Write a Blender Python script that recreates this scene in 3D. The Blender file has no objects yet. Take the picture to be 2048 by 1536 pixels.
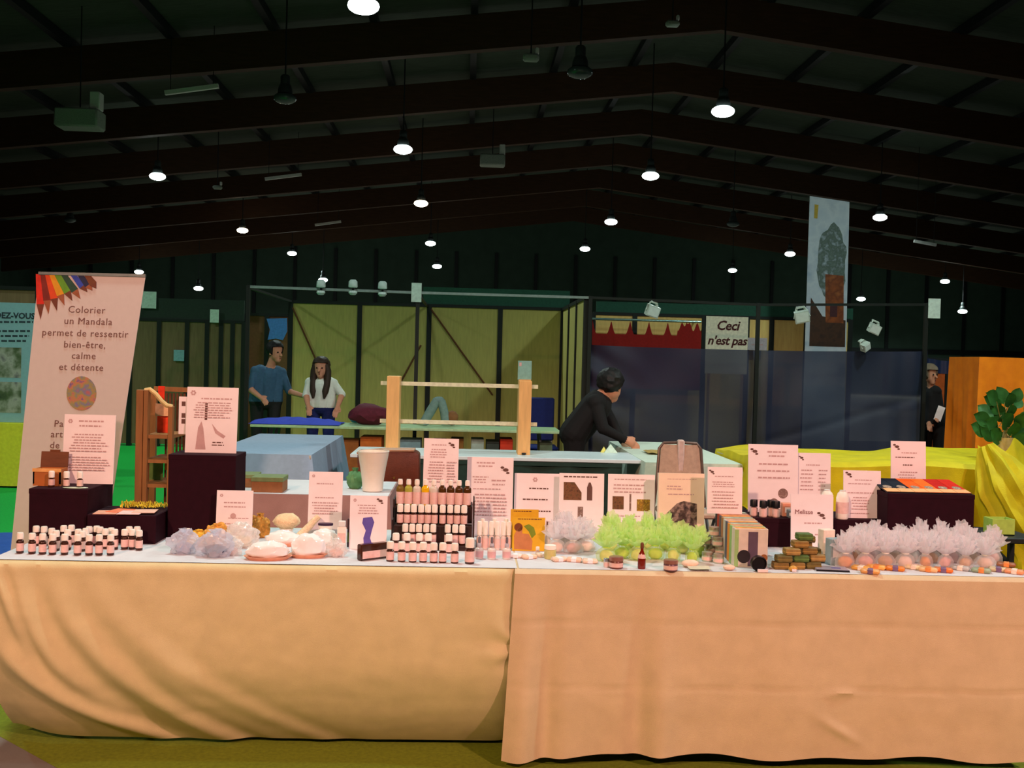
import bpy, bmesh, math, random
from mathutils import Vector, Matrix, noise
random.seed(7)
PI = math.pi
SC = bpy.context.scene
COL = SC.collection

# ---------------------------------------------------------------- camera
FPX = 2100.0
EYE = Vector((0, 0, 1.53))
YAW, PITCH, ROLL = math.radians(2.5), math.atan(48 / FPX), math.radians(1.5)
fwd = Vector((math.sin(YAW) * math.cos(PITCH), math.cos(YAW) * math.cos(PITCH), -math.sin(PITCH)))
rgt0 = Vector((math.cos(YAW), -math.sin(YAW), 0))
up0 = rgt0.cross(fwd)
rgt = rgt0 * math.cos(ROLL) + up0 * math.sin(ROLL)
upv = up0 * math.cos(ROLL) - rgt0 * math.sin(ROLL)
cd = bpy.data.cameras.new('camera')
cam = bpy.data.objects.new('camera', cd)
COL.objects.link(cam)
M = Matrix((rgt, upv, -fwd)).transposed().to_4x4()
M.translation = EYE
cam.matrix_world = M
cd.sensor_fit = 'HORIZONTAL'
cd.sensor_width = 36.0
cd.lens = 36.0 * FPX / 2048
cd.clip_start, cd.clip_end = 0.05, 300
SC.camera = cam

# ---------------------------------------------------------------- world, exposure
w = bpy.data.worlds.new('hall_night')
SC.world = w
w.use_nodes = True
w.node_tree.nodes['Background'].inputs[0].default_value = (0.55, 0.8, 0.75, 1)
w.node_tree.nodes['Background'].inputs[1].default_value = 0.0
SC.view_settings.view_transform = 'Standard'
SC.view_settings.look = 'None'
SC.view_settings.gamma = 1
SC.view_settings.use_curve_mapping = False
SC.view_settings.exposure = 0.0
COOL = (0.80, 1.0, 0.93)
P_COOL, P_FAR = 900, 1000          # watts of the hall's cool lamps above the stalls / further down the hall
P_WARM, P_PINK = 3000, 3000        # the two warm floodlights of the aisle behind the photographer

def ray(px, py):
    return fwd + rgt * ((px - 1024) / FPX) - upv * ((py - 768) / FPX)
def atY(px, py, Y):
    d = ray(px, py); return EYE + d * (Y / d.y)
def atZ(px, py, Z):
    d = ray(px, py); return EYE + d * ((Z - EYE.z) / d.z)
def XY(px, Y, py=900):
    return atY(px, py, Y).x
def ZY(px, py, Y):
    return atY(px, py, Y).z
def K(Y):
    return Y / FPX

# ---------------------------------------------------------------- materials
MATS = {}
def lin(c):
    return tuple(((v / 255) / 12.92 if v / 255 <= .04045 else ((v / 255 + .055) / 1.055) ** 2.4) for v in c)
def mat(name, rgb, rough=.6, vary=.12, scale=30, bump=0., bscale=200, metal=0., emit=0., alpha=1., trans=0., spec=.4, sub=0., stretch=None, ior=1.45):
    if name in MATS:
        return MATS[name]
    m = bpy.data.materials.new(name); m.use_nodes = True
    nt = m.node_tree; b = nt.nodes['Principled BSDF']
    c = lin(rgb)
    tc = nt.nodes.new('ShaderNodeTexCoord'); mp = nt.nodes.new('ShaderNodeMapping')
    nt.links.new(tc.outputs['Object'], mp.inputs['Vector'])
    if stretch: mp.inputs['Scale'].default_value = stretch
    nz = nt.nodes.new('ShaderNodeTexNoise'); nz.inputs['Scale'].default_value = scale; nz.inputs['Detail'].default_value = 3
    nt.links.new(mp.outputs[0], nz.inputs['Vector'])
    rp = nt.nodes.new('ShaderNodeValToRGB')
    rp.color_ramp.elements[0].position = .3; rp.color_ramp.elements[1].position = .7
    rp.color_ramp.elements[0].color = tuple(max(0, v * (1 - vary)) for v in c) + (1,)
    rp.color_ramp.elements[1].color = tuple(min(1, v * (1 + vary)) for v in c) + (1,)
    nt.links.new(nz.outputs[0], rp.inputs[0]); nt.links.new(rp.outputs[0], b.inputs['Base Color'])
    b.inputs['Roughness'].default_value = rough; b.inputs['Metallic'].default_value = metal
    b.inputs['Specular IOR Level'].default_value = spec; b.inputs['IOR'].default_value = ior
    b.inputs['Alpha'].default_value = alpha; b.inputs['Transmission Weight'].default_value = trans
    if emit:
        b.inputs['Emission Color'].default_value = c + (1,); b.inputs['Emission Strength'].default_value = emit
    if sub:
        b.inputs['Subsurface Weight'].default_value = sub; b.inputs['Subsurface Radius'].default_value = (.02, .02, .02)
    if bump:
        n2 = nt.nodes.new('ShaderNodeTexNoise'); n2.inputs['Scale'].default_value = bscale; n2.inputs['Detail'].default_value = 4
        nt.links.new(mp.outputs[0], n2.inputs['Vector'])
        bp = nt.nodes.new('ShaderNodeBump'); bp.inputs['Strength'].default_value = bump; bp.inputs['Distance'].default_value = .01
        nt.links.new(n2.outputs[0], bp.inputs['Height']); nt.links.new(bp.outputs[0], b.inputs['Normal'])
    MATS[name] = m
    return m
def photo_mat(name, cols, scale=9, rough=.5):
    """a printed picture: blotches of several colours"""
    if name in MATS: return MATS[name]
    m = mat(name, cols[0], rough)
    nt = m.node_tree; b = nt.nodes['Principled BSDF']
    tc = nt.nodes.new('ShaderNodeTexCoord'); nz = nt.nodes.new('ShaderNodeTexNoise'); nz.inputs['Scale'].default_value = scale
    nz.inputs['Detail'].default_value = 5
    nt.links.new(tc.outputs['Object'], nz.inputs['Vector'])
    rp = nt.nodes.new('ShaderNodeValToRGB'); el = rp.color_ramp.elements
    n = len(cols)
    el[0].position = .3; el[0].color = lin(cols[0]) + (1,)
    el[1].position = .7; el[1].color = lin(cols[-1]) + (1,)
    for i in range(1, n - 1):
        e = el.new(.3 + .4 * i / (n - 1)); e.color = lin(cols[i]) + (1,)
    nt.links.new(nz.outputs[0], rp.inputs[0]); nt.links.new(rp.outputs[0], b.inputs['Base Color'])
    return m
def thin_mat(name, rgb, alpha, rough=.4, translucent=.5):
    """thin see-through sheet: tulle, plastic film, tarpaulin"""
    if name in MATS: return MATS[name]
    m = bpy.data.materials.new(name); m.use_nodes = True; nt = m.node_tree
    for n in list(nt.nodes): nt.nodes.remove(n)
    out = nt.nodes.new('ShaderNodeOutputMaterial')
    tr = nt.nodes.new('ShaderNodeBsdfTransparent'); df = nt.nodes.new('ShaderNodeBsdfPrincipled'); tl = nt.nodes.new('ShaderNodeBsdfTranslucent')
    nz = nt.nodes.new('ShaderNodeTexNoise'); nz.inputs['Scale'].default_value = 40
    tc = nt.nodes.new('ShaderNodeTexCoord'); nt.links.new(tc.outputs['Object'], nz.inputs['Vector'])
    c = lin(rgb); rp = nt.nodes.new('ShaderNodeValToRGB')
    rp.color_ramp.elements[0].color = tuple(v * .9 for v in c) + (1,); rp.color_ramp.elements[1].color = tuple(min(1, v * 1.1) for v in c) + (1,)
    nt.links.new(nz.outputs[0], rp.inputs[0])
    nt.links.new(rp.outputs[0], df.inputs['Base Color']); nt.links.new(rp.outputs[0], tl.inputs[0])
    df.inputs['Roughness'].default_value = rough
    m1 = nt.nodes.new('ShaderNodeMixShader'); m1.inputs[0].default_value = translucent
    nt.links.new(df.outputs[0], m1.inputs[1]); nt.links.new(tl.outputs[0], m1.inputs[2])
    m2 = nt.nodes.new('ShaderNodeMixShader'); m2.inputs[0].default_value = alpha
    nt.links.new(tr.outputs[0], m2.inputs[1]); nt.links.new(m1.outputs[0], m2.inputs[2])
    nt.links.new(m2.outputs[0], out.inputs[0])
    MATS[name] = m
    return m

# ---------------------------------------------------------------- mesh building
class MB:
    def __init__(s): s.bm = bmesh.new()
    def _bev(s, verts, off, seg=1):
        es = list({e for v in verts for e in v.link_edges})
        bmesh.ops.bevel(s.bm, geom=es, offset=off, segments=seg, affect='EDGES', profile=.5)
    def box(s, x0, x1, y0, y1, z0, z1, bev=0, rot=None, piv=None):
        r = bmesh.ops.create_cube(s.bm, size=1)
        m = Matrix.Translation(((x0 + x1) / 2, (y0 + y1) / 2, (z0 + z1) / 2)) @ Matrix.Diagonal((x1 - x0, y1 - y0, z1 - z0, 1))
        if rot is not None:
            p = Vector(piv if piv else (0, 0, 0))
            m = Matrix.Translation(p) @ rot.to_4x4() @ Matrix.Translation(-p) @ m
        bmesh.ops.transform(s.bm, matrix=m, verts=r['verts'])
        if bev: s._bev(r['verts'], bev)
        return s
    def cbox(s, cx, cy, z0, sx, sy, sz, bev=0, **k):
        return s.box(cx - sx / 2, cx + sx / 2, cy - sy / 2, cy + sy / 2, z0, z0 + sz, bev, **k)
    def lathe(s, prof, c=(0, 0, 0), seg=16, sx=1, sy=1, cap=True, wob=None, axis=None):
        """prof: list of (r, z)"""
        c = Vector(c); rings = []
        q = Vector((0, 0, 1)).rotation_difference(Vector(axis).normalized()) if axis is not None else None
        for r, z in prof:
            ring = []
            for i in range(seg):
                a = 2 * PI * i / seg
                rr = r * (wob(a, z) if wob else 1)
                p = Vector((math.cos(a) * rr * sx, math.sin(a) * rr * sy, z))
                if q: p = q @ p
                ring.append(s.bm.verts.new(c + p))
            rings.append(ring)
        for k in range(len(rings) - 1):
            for i in range(seg):
                j = (i + 1) % seg
                s.bm.faces.new((rings[k][i], rings[k][j], rings[k + 1][j], rings[k + 1][i]))
        if cap:
            if prof[0][0] > 1e-6: s.bm.faces.new(rings[0][::-1])
            if prof[-1][0] > 1e-6: s.bm.faces.new(rings[-1])
        return s
    def tube(s, pts, r, seg=8, closed=False, cap=True):
        pts = [Vector(p) for p in pts]; n = len(pts)
        rs = r if isinstance(r, (list, tuple)) else [r] * n
        rings = []; prev = None
        for i, p in enumerate(pts):
            t = (pts[min(i + 1, n - 1)] - pts[max(i - 1, 0)]).normalized()
            ref = prev if prev is not None else (Vector((0, 0, 1)) if abs(t.z) < .9 else Vector((1, 0, 0)))
            a = (ref - t * ref.dot(t)).normalized(); prev = a; b = t.cross(a)
            rings.append([s.bm.verts.new(p + (a * math.cos(2 * PI * k / seg) + b * math.sin(2 * PI * k / seg)) * rs[i]) for k in range(seg)])
        for k in range(n - 1):
            for i in range(seg):
                j = (i + 1) % seg
                s.bm.faces.new((rings[k][i], rings[k][j], rings[k + 1][j], rings[k + 1][i]))
        if cap:
            s.bm.faces.new(rings[0][::-1]); s.bm.faces.new(rings[-1])
        return s
    def bar(s, a, b, w, d, upd=(0, 0, 1)):
        """square bar from a to b"""
        a, b = Vector(a), Vector(b); t = (b - a).normalized(); u = Vector(upd)
        if abs(t.dot(u)) > .95: u = Vector((0, 1, 0))
        x = t.cross(u).normalized(); y = x.cross(t)
        vs = []
        for p in (a, b):
            for sx, sy in ((-1, -1), (1, -1), (1, 1), (-1, 1)):
                vs.append(s.bm.verts.new(p + x * (sx * w / 2) + y * (sy * d / 2)))
        for f in ((0, 1, 2, 3), (7, 6, 5, 4), (0, 4, 5, 1), (1, 5, 6, 2), (2, 6, 7, 3), (3, 7, 4, 0)):
            s.bm.faces.new([vs[i] for i in f])
        return s
    def poly(s, pts):
        s.bm.faces.new([s.bm.verts.new(Vector(p)) for p in pts]); return s
    def prism(s, pts, d):
        """closed outline (list of 3-d points) extruded by vector d"""
        d = Vector(d); a = [s.bm.verts.new(Vector(p)) for p in pts]; b = [s.bm.verts.new(Vector(p) + d) for p in pts]
        n = len(a); s.bm.faces.new(a); s.bm.faces.new(b[::-1])
        for i in range(n):
            j = (i + 1) % n; s.bm.faces.new((a[i], b[i], b[j], a[j]))
        return s
    def grid(s, nu, nv, f, closed_u=False):
        g = [[s.bm.verts.new(Vector(f(i / nu, j / nv))) for j in range(nv + 1)] for i in range(nu + 1)]
        for i in range(nu):
            for j in range(nv):
                s.bm.faces.new((g[i][j], g[i + 1][j], g[i + 1][j + 1], g[i][j + 1]))
        return s
    def blob(s, c, r, sub=2, amp=.15, freq=3., seed=0, flat=None, crumple=0):
        rr = bmesh.ops.create_icosphere(s.bm, subdivisions=sub, radius=1)
        c = Vector(c); r = Vector(r) if not isinstance(r, (int, float)) else Vector((r, r, r))
        o = Vector((seed * 3.7, seed * 1.3, seed * 2.1))
        for v in rr['verts']:
            d = v.co.normalized(); k = 1 + amp * noise.noise(d * freq + o)
            if crumple: k += crumple * (abs(noise.noise(d * freq * 3 + o)) - .2)
            p = Vector((d.x * r.x * k, d.y * r.y * k, d.z * r.z * k))
            if flat is not None and p.z < flat: p.z = flat
            v.co = c + p
        return s
    def mesh(s, name, m, smooth=True, thick=0):
        bmesh.ops.recalc_face_normals(s.bm, faces=s.bm.faces[:])
        me = bpy.data.meshes.new(name); s.bm.to_mesh(me); s.bm.free()
        for x in (m if isinstance(m, list) else [m]): me.materials.append(x)
        if smooth:
            for p in me.polygons: p.use_smooth = True
            try: me.set_sharp_from_angle(angle=math.radians(40))
            except Exception: pass
        return me
    def build(s, name, m, parent=None, loc=(0, 0, 0), rot=(0, 0, 0), smooth=True):
        o = bpy.data.objects.new(name, s.mesh(name, m, smooth)); COL.objects.link(o)
        o.location = loc; o.rotation_euler = rot
        if parent: o.parent = parent
        return o

def tag(o, label=None, cat=None, group=None, kind=None):
    if label: o['label'] = label
    if cat: o['category'] = cat
    if group: o['group'] = group
    if kind: o['kind'] = kind
    return o
def thing(name, label, cat, loc=(0, 0, 0), rotz=0, group=None, rotx=0):
    o = bpy.data.objects.new(name, None); COL.objects.link(o); o.empty_display_size = .05
    o.location = loc; o.rotation_euler = (rotx, 0, rotz)
    return tag(o, label, cat, group)
def dup(o, loc=None, rotz=None, label=None, group=None, parent=None):
    c = o.copy(); COL.objects.link(c); c.parent = parent
    if loc is not None: c.location = loc
    if rotz is not None: c.rotation_euler.z = rotz
    if label: c['label'] = label
    if group: c['group'] = group
    for ch in list(o.children): dup(ch, parent=c)
    return c
def struct(o): return tag(o, kind='structure')
def text_mesh(body, size, m, parent, loc, rot=(PI / 2, 0, 0), name='lettering', align='CENTER', shear=0, extrude=.0006, spacing=1, offset=0):
    cu = bpy.data.curves.new(name, 'FONT'); cu.body = body; cu.size = size; cu.align_x = align; cu.align_y = 'CENTER'
    cu.extrude = extrude; cu.shear = shear; cu.space_character = spacing; cu.resolution_u = 2; cu.offset = offset
    t = bpy.data.objects.new(name, cu); COL.objects.link(t)
    bpy.context.view_layer.update()
    me = bpy.data.meshes.new_from_object(t.evaluated_get(bpy.context.evaluated_depsgraph_get()))
    bpy.data.objects.remove(t)
    me.materials.clear(); me.materials.append(m)
    o = bpy.data.objects.new(name, me); COL.objects.link(o); o.location = loc; o.rotation_euler = rot; o.parent = parent
    return o

# ================================================================= THE HALL
m_conc = mat('concrete', (120, 112, 104), .8, .15, 3, .1, 40)
m_deck = mat('roof_deck', (58, 70, 56), .8, .2, 2, stretch=(1, 8, 1))
m_beam = mat('glulam_beam', (68, 42, 22), .7, .2, 2, .05, 20, stretch=(1, 1, 8))
m_wall = mat('hall_wall', (58, 78, 66), .8, .12, 1.5)
m_dark = mat('dark_steel', (26, 30, 32), .5, .1, 20)
m_grey = mat('grey_steel', (120, 128, 130), .4, .1, 20, metal=.6)
m_white = mat('white_paint', (222, 224, 220), .5, .04, 20)
X0, X1, YB, YE, RIDGE = -27., 38., -16., 66., 6.1
def zdeck(x): return 10.95 - .12 * abs(x - RIDGE)
fl = struct(MB().box(X0, X1, YB, YE, -.2, 0).build('floor', m_conc, smooth=False))
ceil = struct(MB().prism([(X0, YB, zdeck(X0)), (RIDGE, YB, zdeck(RIDGE)), (X1, YB, zdeck(X1)), (X1, YB, zdeck(X1) + .15), (RIDGE, YB, zdeck(RIDGE) + .15), (X0, YB, zdeck(X0) + .15)], (0, YE - YB, 0)).build('ceiling', m_deck, smooth=False))
for yb in range(-10, 66, 6):
    yy = yb + 0.
    MB().prism([(X0, yy, zdeck(X0) - 1.1), (RIDGE, yy, zdeck(RIDGE) - 1.1), (X1, yy, zdeck(X1) - 1.1), (X1, yy, zdeck(X1) - .22), (RIDGE, yy, zdeck(RIDGE) - .22), (X0, yy, zdeck(X0) - .22)], (0, .28, 0)).build('roof_beam', m_beam, ceil, smooth=False)
for i in range(27):
    x = RIDGE + (i - 13.5) * 2.45
    if X0 < x < X1:
        MB().box(x - .09, x + .09, YB, YE, zdeck(x) - .24, zdeck(x) - .01).build('purlin', m_dark, ceil, smooth=False)
def gable(y, t): return [(X0, y, 0), (X1, y, 0), (X1, y, zdeck(X1)), (RIDGE, y, zdeck(RIDGE)), (X0, y, zdeck(X0))]
wb = struct(MB().prism(gable(YE, 0), (0, .2, 0)).build('wall_back', m_wall, smooth=False))
for i in range(26):
    x = X0 + 1.2 + i * 2.5
    MB().box(x - .1, x + .1, YE - .12, YE, 0, min(zdeck(x), 8.2)).build('wall_post', m_dark, wb, smooth=False)
MB().box(X0, X1, YE - .1, YE, 2.6, 2.9).build('wall_rail', m_dark, wb, smooth=False)
struct(MB().prism(gable(YB - .2, 0), (0, .2, 0)).build('wall_front', m_wall, smooth=False))
struct(MB().box(X0 - .2, X0, YB, YE, 0, zdeck(X0)).build('wall_left', m_wall, smooth=False))
struct(MB().box(X1, X1 + .2, YB, YE, 0, zdeck(X1)).build('wall_right', m_wall, smooth=False))

m_carp = mat('green_carpet', (4, 176, 62), .95, .15, 60, .3, 400)
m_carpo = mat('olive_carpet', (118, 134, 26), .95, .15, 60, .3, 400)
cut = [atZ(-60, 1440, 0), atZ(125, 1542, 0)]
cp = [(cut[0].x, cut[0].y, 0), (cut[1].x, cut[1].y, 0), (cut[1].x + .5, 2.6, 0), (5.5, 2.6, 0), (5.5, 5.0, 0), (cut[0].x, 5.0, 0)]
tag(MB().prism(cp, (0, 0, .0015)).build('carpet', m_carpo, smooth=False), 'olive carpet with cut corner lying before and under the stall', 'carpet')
tag(MB().box(-9, -1.6, 5.04, 22, 0, .0015).build('carpet', m_carp, smooth=False), 'bright green carpet spread behind the banner and lattice rack', 'carpet')
tag(MB().box(-1.58, 9, 5.04, 22, 0, .0015).build('carpet', mat('dark_carpet', (42, 40, 36), .95, .15, 60, .3, 400), smooth=False), 'dark grey carpet under the booths behind the stall', 'carpet')

# ----------------------------------------------------------------- hall lamps
m_lens_c = mat('lamp_lens_cool', (235, 255, 250), .3, .0, emit=14)
m_lens_w = mat('lamp_lens_warm', (255, 236, 205), .3, .0, emit=14)
m_lens_off = mat('lamp_lens_off', (80, 92, 92), .15, .05, metal=.3)
m_hous = mat('lamp_housing', (70, 76, 76), .4, .1, metal=.5)
lens_prof = [(.0, -.12), (.10, -.11), (.18, -.083), (.232, -.045), (.25, 0), (.235, .045), (.19, .08), (.12, .10)]
house_prof = [(.13, .095), (.16, .10), (.15, .20), (.12, .28), (.10, .30), (.10, .46), (.07, .50), (0, .50)]
def lamp(loc, lens, label, power, colr, group):
    t = thing('hall_lamp', label, 'lamp', loc, 0, group)
    MB().lathe(lens_prof, seg=20).build('lens', lens, t)
    MB().lathe(house_prof, seg=20).build('housing', m_hous, t)
    top = zdeck(loc[0]) - loc[2]
    MB().tube([(0, 0, .48), (0, 0, top)], .018, 6).build('rod', m_dark, t)
    if power:
        l = bpy.data.lights.new('lamp_light', 'SPOT'); l.energy = power; l.color = colr; l.spot_size = math.radians(155); l.spot_blend = .5; l.shadow_soft_size = .24
        lo = bpy.data.objects.new('lamp_light', l); COL.objects.link(lo); lo.parent = t; lo.location = (0, 0, -.15)
    return t
LIT = 'glowing round hall lamp hanging from the dark roof'
lit = [(727, 12), (806, 299), (842, 407), (861, 487), (874, 533), (1446, 223), (1301, 352), (1222, 444), (1170, 498), (1760, 435), (1580, 508), (1465, 541), (1890, 563), (1722, 598), (1925, 623),
       (315, 353), (485, 461), (584, 507), (646, 560), (278, 544), (397, 577)]
for i, (px, py) in enumerate(lit):
    p = atZ(px, py, 7.0)
    if p.y > 60: p = atY(px, py, 60 if i % 2 else 57)
    warm = (px, py) in ((842, 407), (485, 461))
    lamp(p, m_lens_w if warm else m_lens_c, LIT.replace('glowing', 'warm white glowing') if warm else LIT, P_FAR, (1, .9, .72) if warm else COOL, 'warm white lamps under the hall roof' if warm else 'glowing lamps under the hall roof')
for px, py in ((570, 197), (1160, 145), (140, 440), (1466, 448)):
    lamp(atZ(px, py, 7.0), m_lens_off, 'unlit round hall lamp hanging from the dark roof', 0, None, 'unlit lamps under the hall roof')
# the same rows go on over the stall and behind the photographer
for x, y in ((-1.6, 5.4), (5.4, 8.6), (-9.7, 11), (14.5, 14), (6.4, 3.5)):
    lamp((x, y, 7.0), m_lens_c, LIT, P_COOL, COOL, 'glowing lamps under the hall roof')
def flood(loc, aim, lens, label, power, colr):
    """tilted floodlight of the aisle behind the photographer"""
    t = thing('flood_lamp', label, 'lamp', loc)
    d = (Vector(aim) - Vector(loc)).normalized(); q = Vector((0, 0, -1)).rotation_difference(d).to_matrix().to_4x4()
    mb = MB().lathe(lens_prof, seg=20); mb.bm.transform(q); mb.build('lens', lens, t)
    mb = MB().lathe(house_prof, seg=20); mb.bm.transform(q); mb.build('housing', m_hous, t)
    MB().tube([(0, 0, .2), (0, 0, zdeck(loc[0]) - loc[2])], .018, 6).build('rod', m_dark, t)
    l = bpy.data.lights.new('lamp_light', 'SPOT'); l.energy = power; l.color = colr; l.spot_size = math.radians(58); l.spot_blend = .45; l.shadow_soft_size = .24
    lo = bpy.data.objects.new('lamp_light', l); COL.objects.link(lo); lo.parent = t
    lo.location = d * .15; lo.rotation_euler = d.to_track_quat('-Z', 'Y').to_euler()
flood((-4.2, -5.0, 6.5), (-.4, 2.6, 0), m_lens_w, 'warm orange floodlight over the aisle facing the stall', P_WARM, (1, .56, .36))
flood((5.6, -4.6, 6.5), (.8, 2.6, 0), m_lens_w, 'warm pink floodlight over the aisle facing the stall', P_PINK, (1, .47, .44))

# unlit tubes and heaters under the roof
for px0, py0, px1, py1, Y in ((330, 186, 437, 172, 26), (530, 358, 603, 349, 38), (630, 450, 682, 443, 50), (1828, 482, 1872, 490, 38)):
    a, b = atY(px0, py0, Y), atY(px1, py1, Y + .01)
    t = thing('tube_lamp', 'long unlit fluorescent tube fitting hanging under the roof', 'lamp', (a + b) / 2, 0, 'unlit fluorescent tubes under the roof')
    h = (b - a) / 2
    MB().bar(-h, h, .10, .10).build('tube', m_white, t)
    for s in (-.8, .8): MB().tube([h * s, h * s + Vector((0, 0, zdeck(a.x) - a.z))], .01, 5).build('hanger', m_dark, t)
for px, py, Y, s in ((160, 240, 24, 1.0), (985, 322, 36, .9), (1062, 116, 22, .35), (435, 375, 34, .3), (1345, 48, 22, .3)):
    p = atY(px, py, Y)
    t = thing('air_heater', 'pale grey hot-air heater hung from the roof' if s > .5 else 'small pale box hung from the roof', 'heater', p, 0, 'heaters under the roof' if s > .5 else 'small boxes under the roof')
    MB().cbox(0, 0, -.2 * s, .95 * s, .6 * s, .42 * s, .04).build('body', mat('heater_grey', (150, 160, 150), .6), t)
    MB().cbox(.36 * s, 0, .22 * s, .22 * s, .3 * s, .4 * s, .02).build('duct', m_white, t)
    MB().tube([(0, 0, .2 * s), (0, 0, zdeck(p.x) - p.z)], .015, 6).build('rod', m_dark, t)

# ================================================================= THE STALL TABLES
ZT = .742
YF, YBK = 3.935, 4.78
XL = atZ(-28, 1122, ZT).x
XM = atZ(1036, 1138, ZT).x
XR = atZ(2078, 1161, ZT).x
def folding_table(x0, x1, y0, y1, z, label, name='folding_table', top=mat('table_top', (190, 180, 165), .5)):
    t = thing(name, label, 'table', ((x0 + x1) / 2, (y0 + y1) / 2, 0))
    w, d = (x1 - x0) / 2, (y1 - y0) / 2
    MB().box(-w, w, -d, d, z - .03, z, .004).build('tabletop', top, t)
    for sx in (-1, 1):
        for sy in (-1, 1):
            MB().tube([(sx * (w - .22), sy * (d - .07) + (.22 if sy < 0 else 0), z - .03), (sx * (w - .14), sy * (d - .07) + (.22 if sy < 0 else 0), 0)], .014, 8).build('leg', m_grey, t)
        MB().tube([(sx * (w - .17), -d + .29, .28), (sx * (w - .17), d - .07, .28)], .01, 6).build('crossbar', m_grey, t)
    return t
folding_table(XL + .02, XM - .01, YF + .02, YBK, ZT - .006, 'folding table under the tan cloth carrying the bottle rack')
folding_table(XM + .01, XR - .02, YF + .02, YBK, ZT - .006, 'folding table under the peach cloth carrying the green tulle bags')
m_cl = mat('cloth_tan', (214, 200, 152), .9, .05, 14, .25, 500)
m_cr = mat('cloth_peach', (212, 190, 152), .9, .05, 14, .25, 500)
def fan(u, t, k, sgn=1):
    th = math.atan2(u, t + .03); r = math.hypot(u, t)
    return th, r
def left_cloth():
    W = XM + .02 - XL; H = .70
    def f(a, b):
        # a across, b: 0..1 = back edge -> front edge -> hem
        x = XL + a * W; u = a * W
        top = .52
        if b <= top:
            y = YBK + .01 + (YF - YBK - .01) * b / top
            return (x, y, ZT + .0015 * noise.noise(Vector((x * 4, y * 4, 0))))
        t = (b - top) / (1 - top) * (H + .02)       # length hung down
        z = ZT - t
        # tucked back under the table towards the hem
        q = max(0, (t - .36) / .36); y = YF - .012 - .02 * math.sin(min(t / .5, 1) * PI) + .20 * q * q
        # diagonal folds running from the left corner
        def ridge(xf, w_, amp):
            d_ = u - xf; return -amp * math.exp(-(d_ / w_) ** 2) + .7 * amp * math.exp(-((d_ - 1.7 * w_) / w_) ** 2)
        y += ridge(.10 + .39 * (t / .63) ** 1.8, .045 + .03 * t, .024 * min(1, t / .15) * min(1, max(0, .76 - t) / .15))
        y += ridge(.04 + .41 * (max(0, t - .26) / .38) ** 1.6, .06, .030 * min(1, max(0, t - .2) / .15) * min(1, max(0, .76 - t) / .15))
        y += ridge(.02 + .16 * (t / .4), .022, .022 * min(1, t / .1) * max(0, 1 - t / .5))
        y += ridge(.20 + .50 * (t / .6) ** 1.5, .055, .016 * min(1, t / .25))
        y += ridge(.34 + .60 * (t / .55) ** 1.4, .06, .008 * min(1, t / .25))
        y += -.018 * math.exp(-((u - .55 - .3 * t) / .1) ** 2) * min(1, t * 3)
        y += .05 * math.exp(-(u / .10) ** 2) * min(1, t * 1.5)
        # pinch towards the right-hand table
        v = W - u; d = math.hypot(v - .03, t - .30); y += -.010 * math.exp(-(d / .12) ** 2) * math.sin(7 * math.atan2(t - .30, v + .02)) + .03 * math.exp(-(v / .05) ** 2)
        # creases
        y += -.004 * math.exp(-((t - .03) / .012) ** 2) + .004 * noise.noise(Vector((x * 3, z * 5, 1.)))+ .0018 * noise.noise(Vector((x * 9, z * 22, 4.)))
        y += .003 * math.exp(-((z - .165 - .05 * (x + 1.0)) / .01) ** 2) * math.exp(-((x + 1.05) / .14) ** 2)
        sag = .03 * math.exp(-(u / .16) ** 2)
        return (x + .0, y, max(.014, z + sag * t / .7))
    return MB().grid(240, 110, f).build('tablecloth', m_cl)
o = cl_left = left_cloth(); tag(o, 'tan cloth with fanned folds draped over the table of small bottles', 'tablecloth')
def right_cloth():
    W = XR - XM + .02; H = .700
    def f(a, b):
        x = XM - .012 + a * W; u = a * W; top = .5
        if b <= top:
            y = YBK + .01 + (YF - YBK - .01) * b / top
            return (x, y, ZT + .002 + .0015 * noise.noise(Vector((x * 4, y * 4, 3))))
        t = (b - top) / (1 - top) * (H - .012 + .014 * math.sin(u * 11) * math.sin(u * 4.3 + 1) + .022 * math.exp(-(u / .09) ** 2) + .012 * max(0, u - 1.2))
        z = ZT - t; k = min(1, t / .5)
        y = YF - .018 - .03 * k
        y += -.030 * k * math.exp(-((u - .05) / .05) ** 2) + .032 * k * math.exp(-((u - .135) / .04) ** 2) * (1 - .0 * t)
        y += -.012 * k * math.sin((u - .05) * 14) * math.exp(-u / .7)
        y += .026 * k * math.exp(-((u - .475) / .045) ** 2) - .018 * k * math.exp(-((u - .56) / .05) ** 2)
        y += .012 * k * math.sin(u * 9 + 1.5) * (.4 + .6 * noise.noise(Vector((u * 2, 0, 7))))
        y += .004 * noise.noise(Vector((u * 3, z * 4, 2.))) + .0012 * noise.noise(Vector((u * 11, z * 20, 5.)))
        for zc in (.31, .55): y += .0035 * math.exp(-((z - zc) / .006) ** 2)
        y += -.011 * math.exp(-((z - .305 + .10 * abs(u - 1.26)) / .012) ** 2) * math.exp(-((u - 1.25) / .06) ** 2)
        y += -.013 * math.exp(-((z - .16 + .55 * (u - 1.24)) / .02) ** 2) * math.exp(-((u - 1.24) / .07) ** 2)
        return (x - .035 * (t / .7) * math.exp(-u / .12), y, max(.012, z))
    return MB().grid(220, 110, f).build('tablecloth', m_cr)
o = right_cloth(); tag(o, 'peach cloth hanging straight over the table of tulle bags', 'tablecloth')
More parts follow.
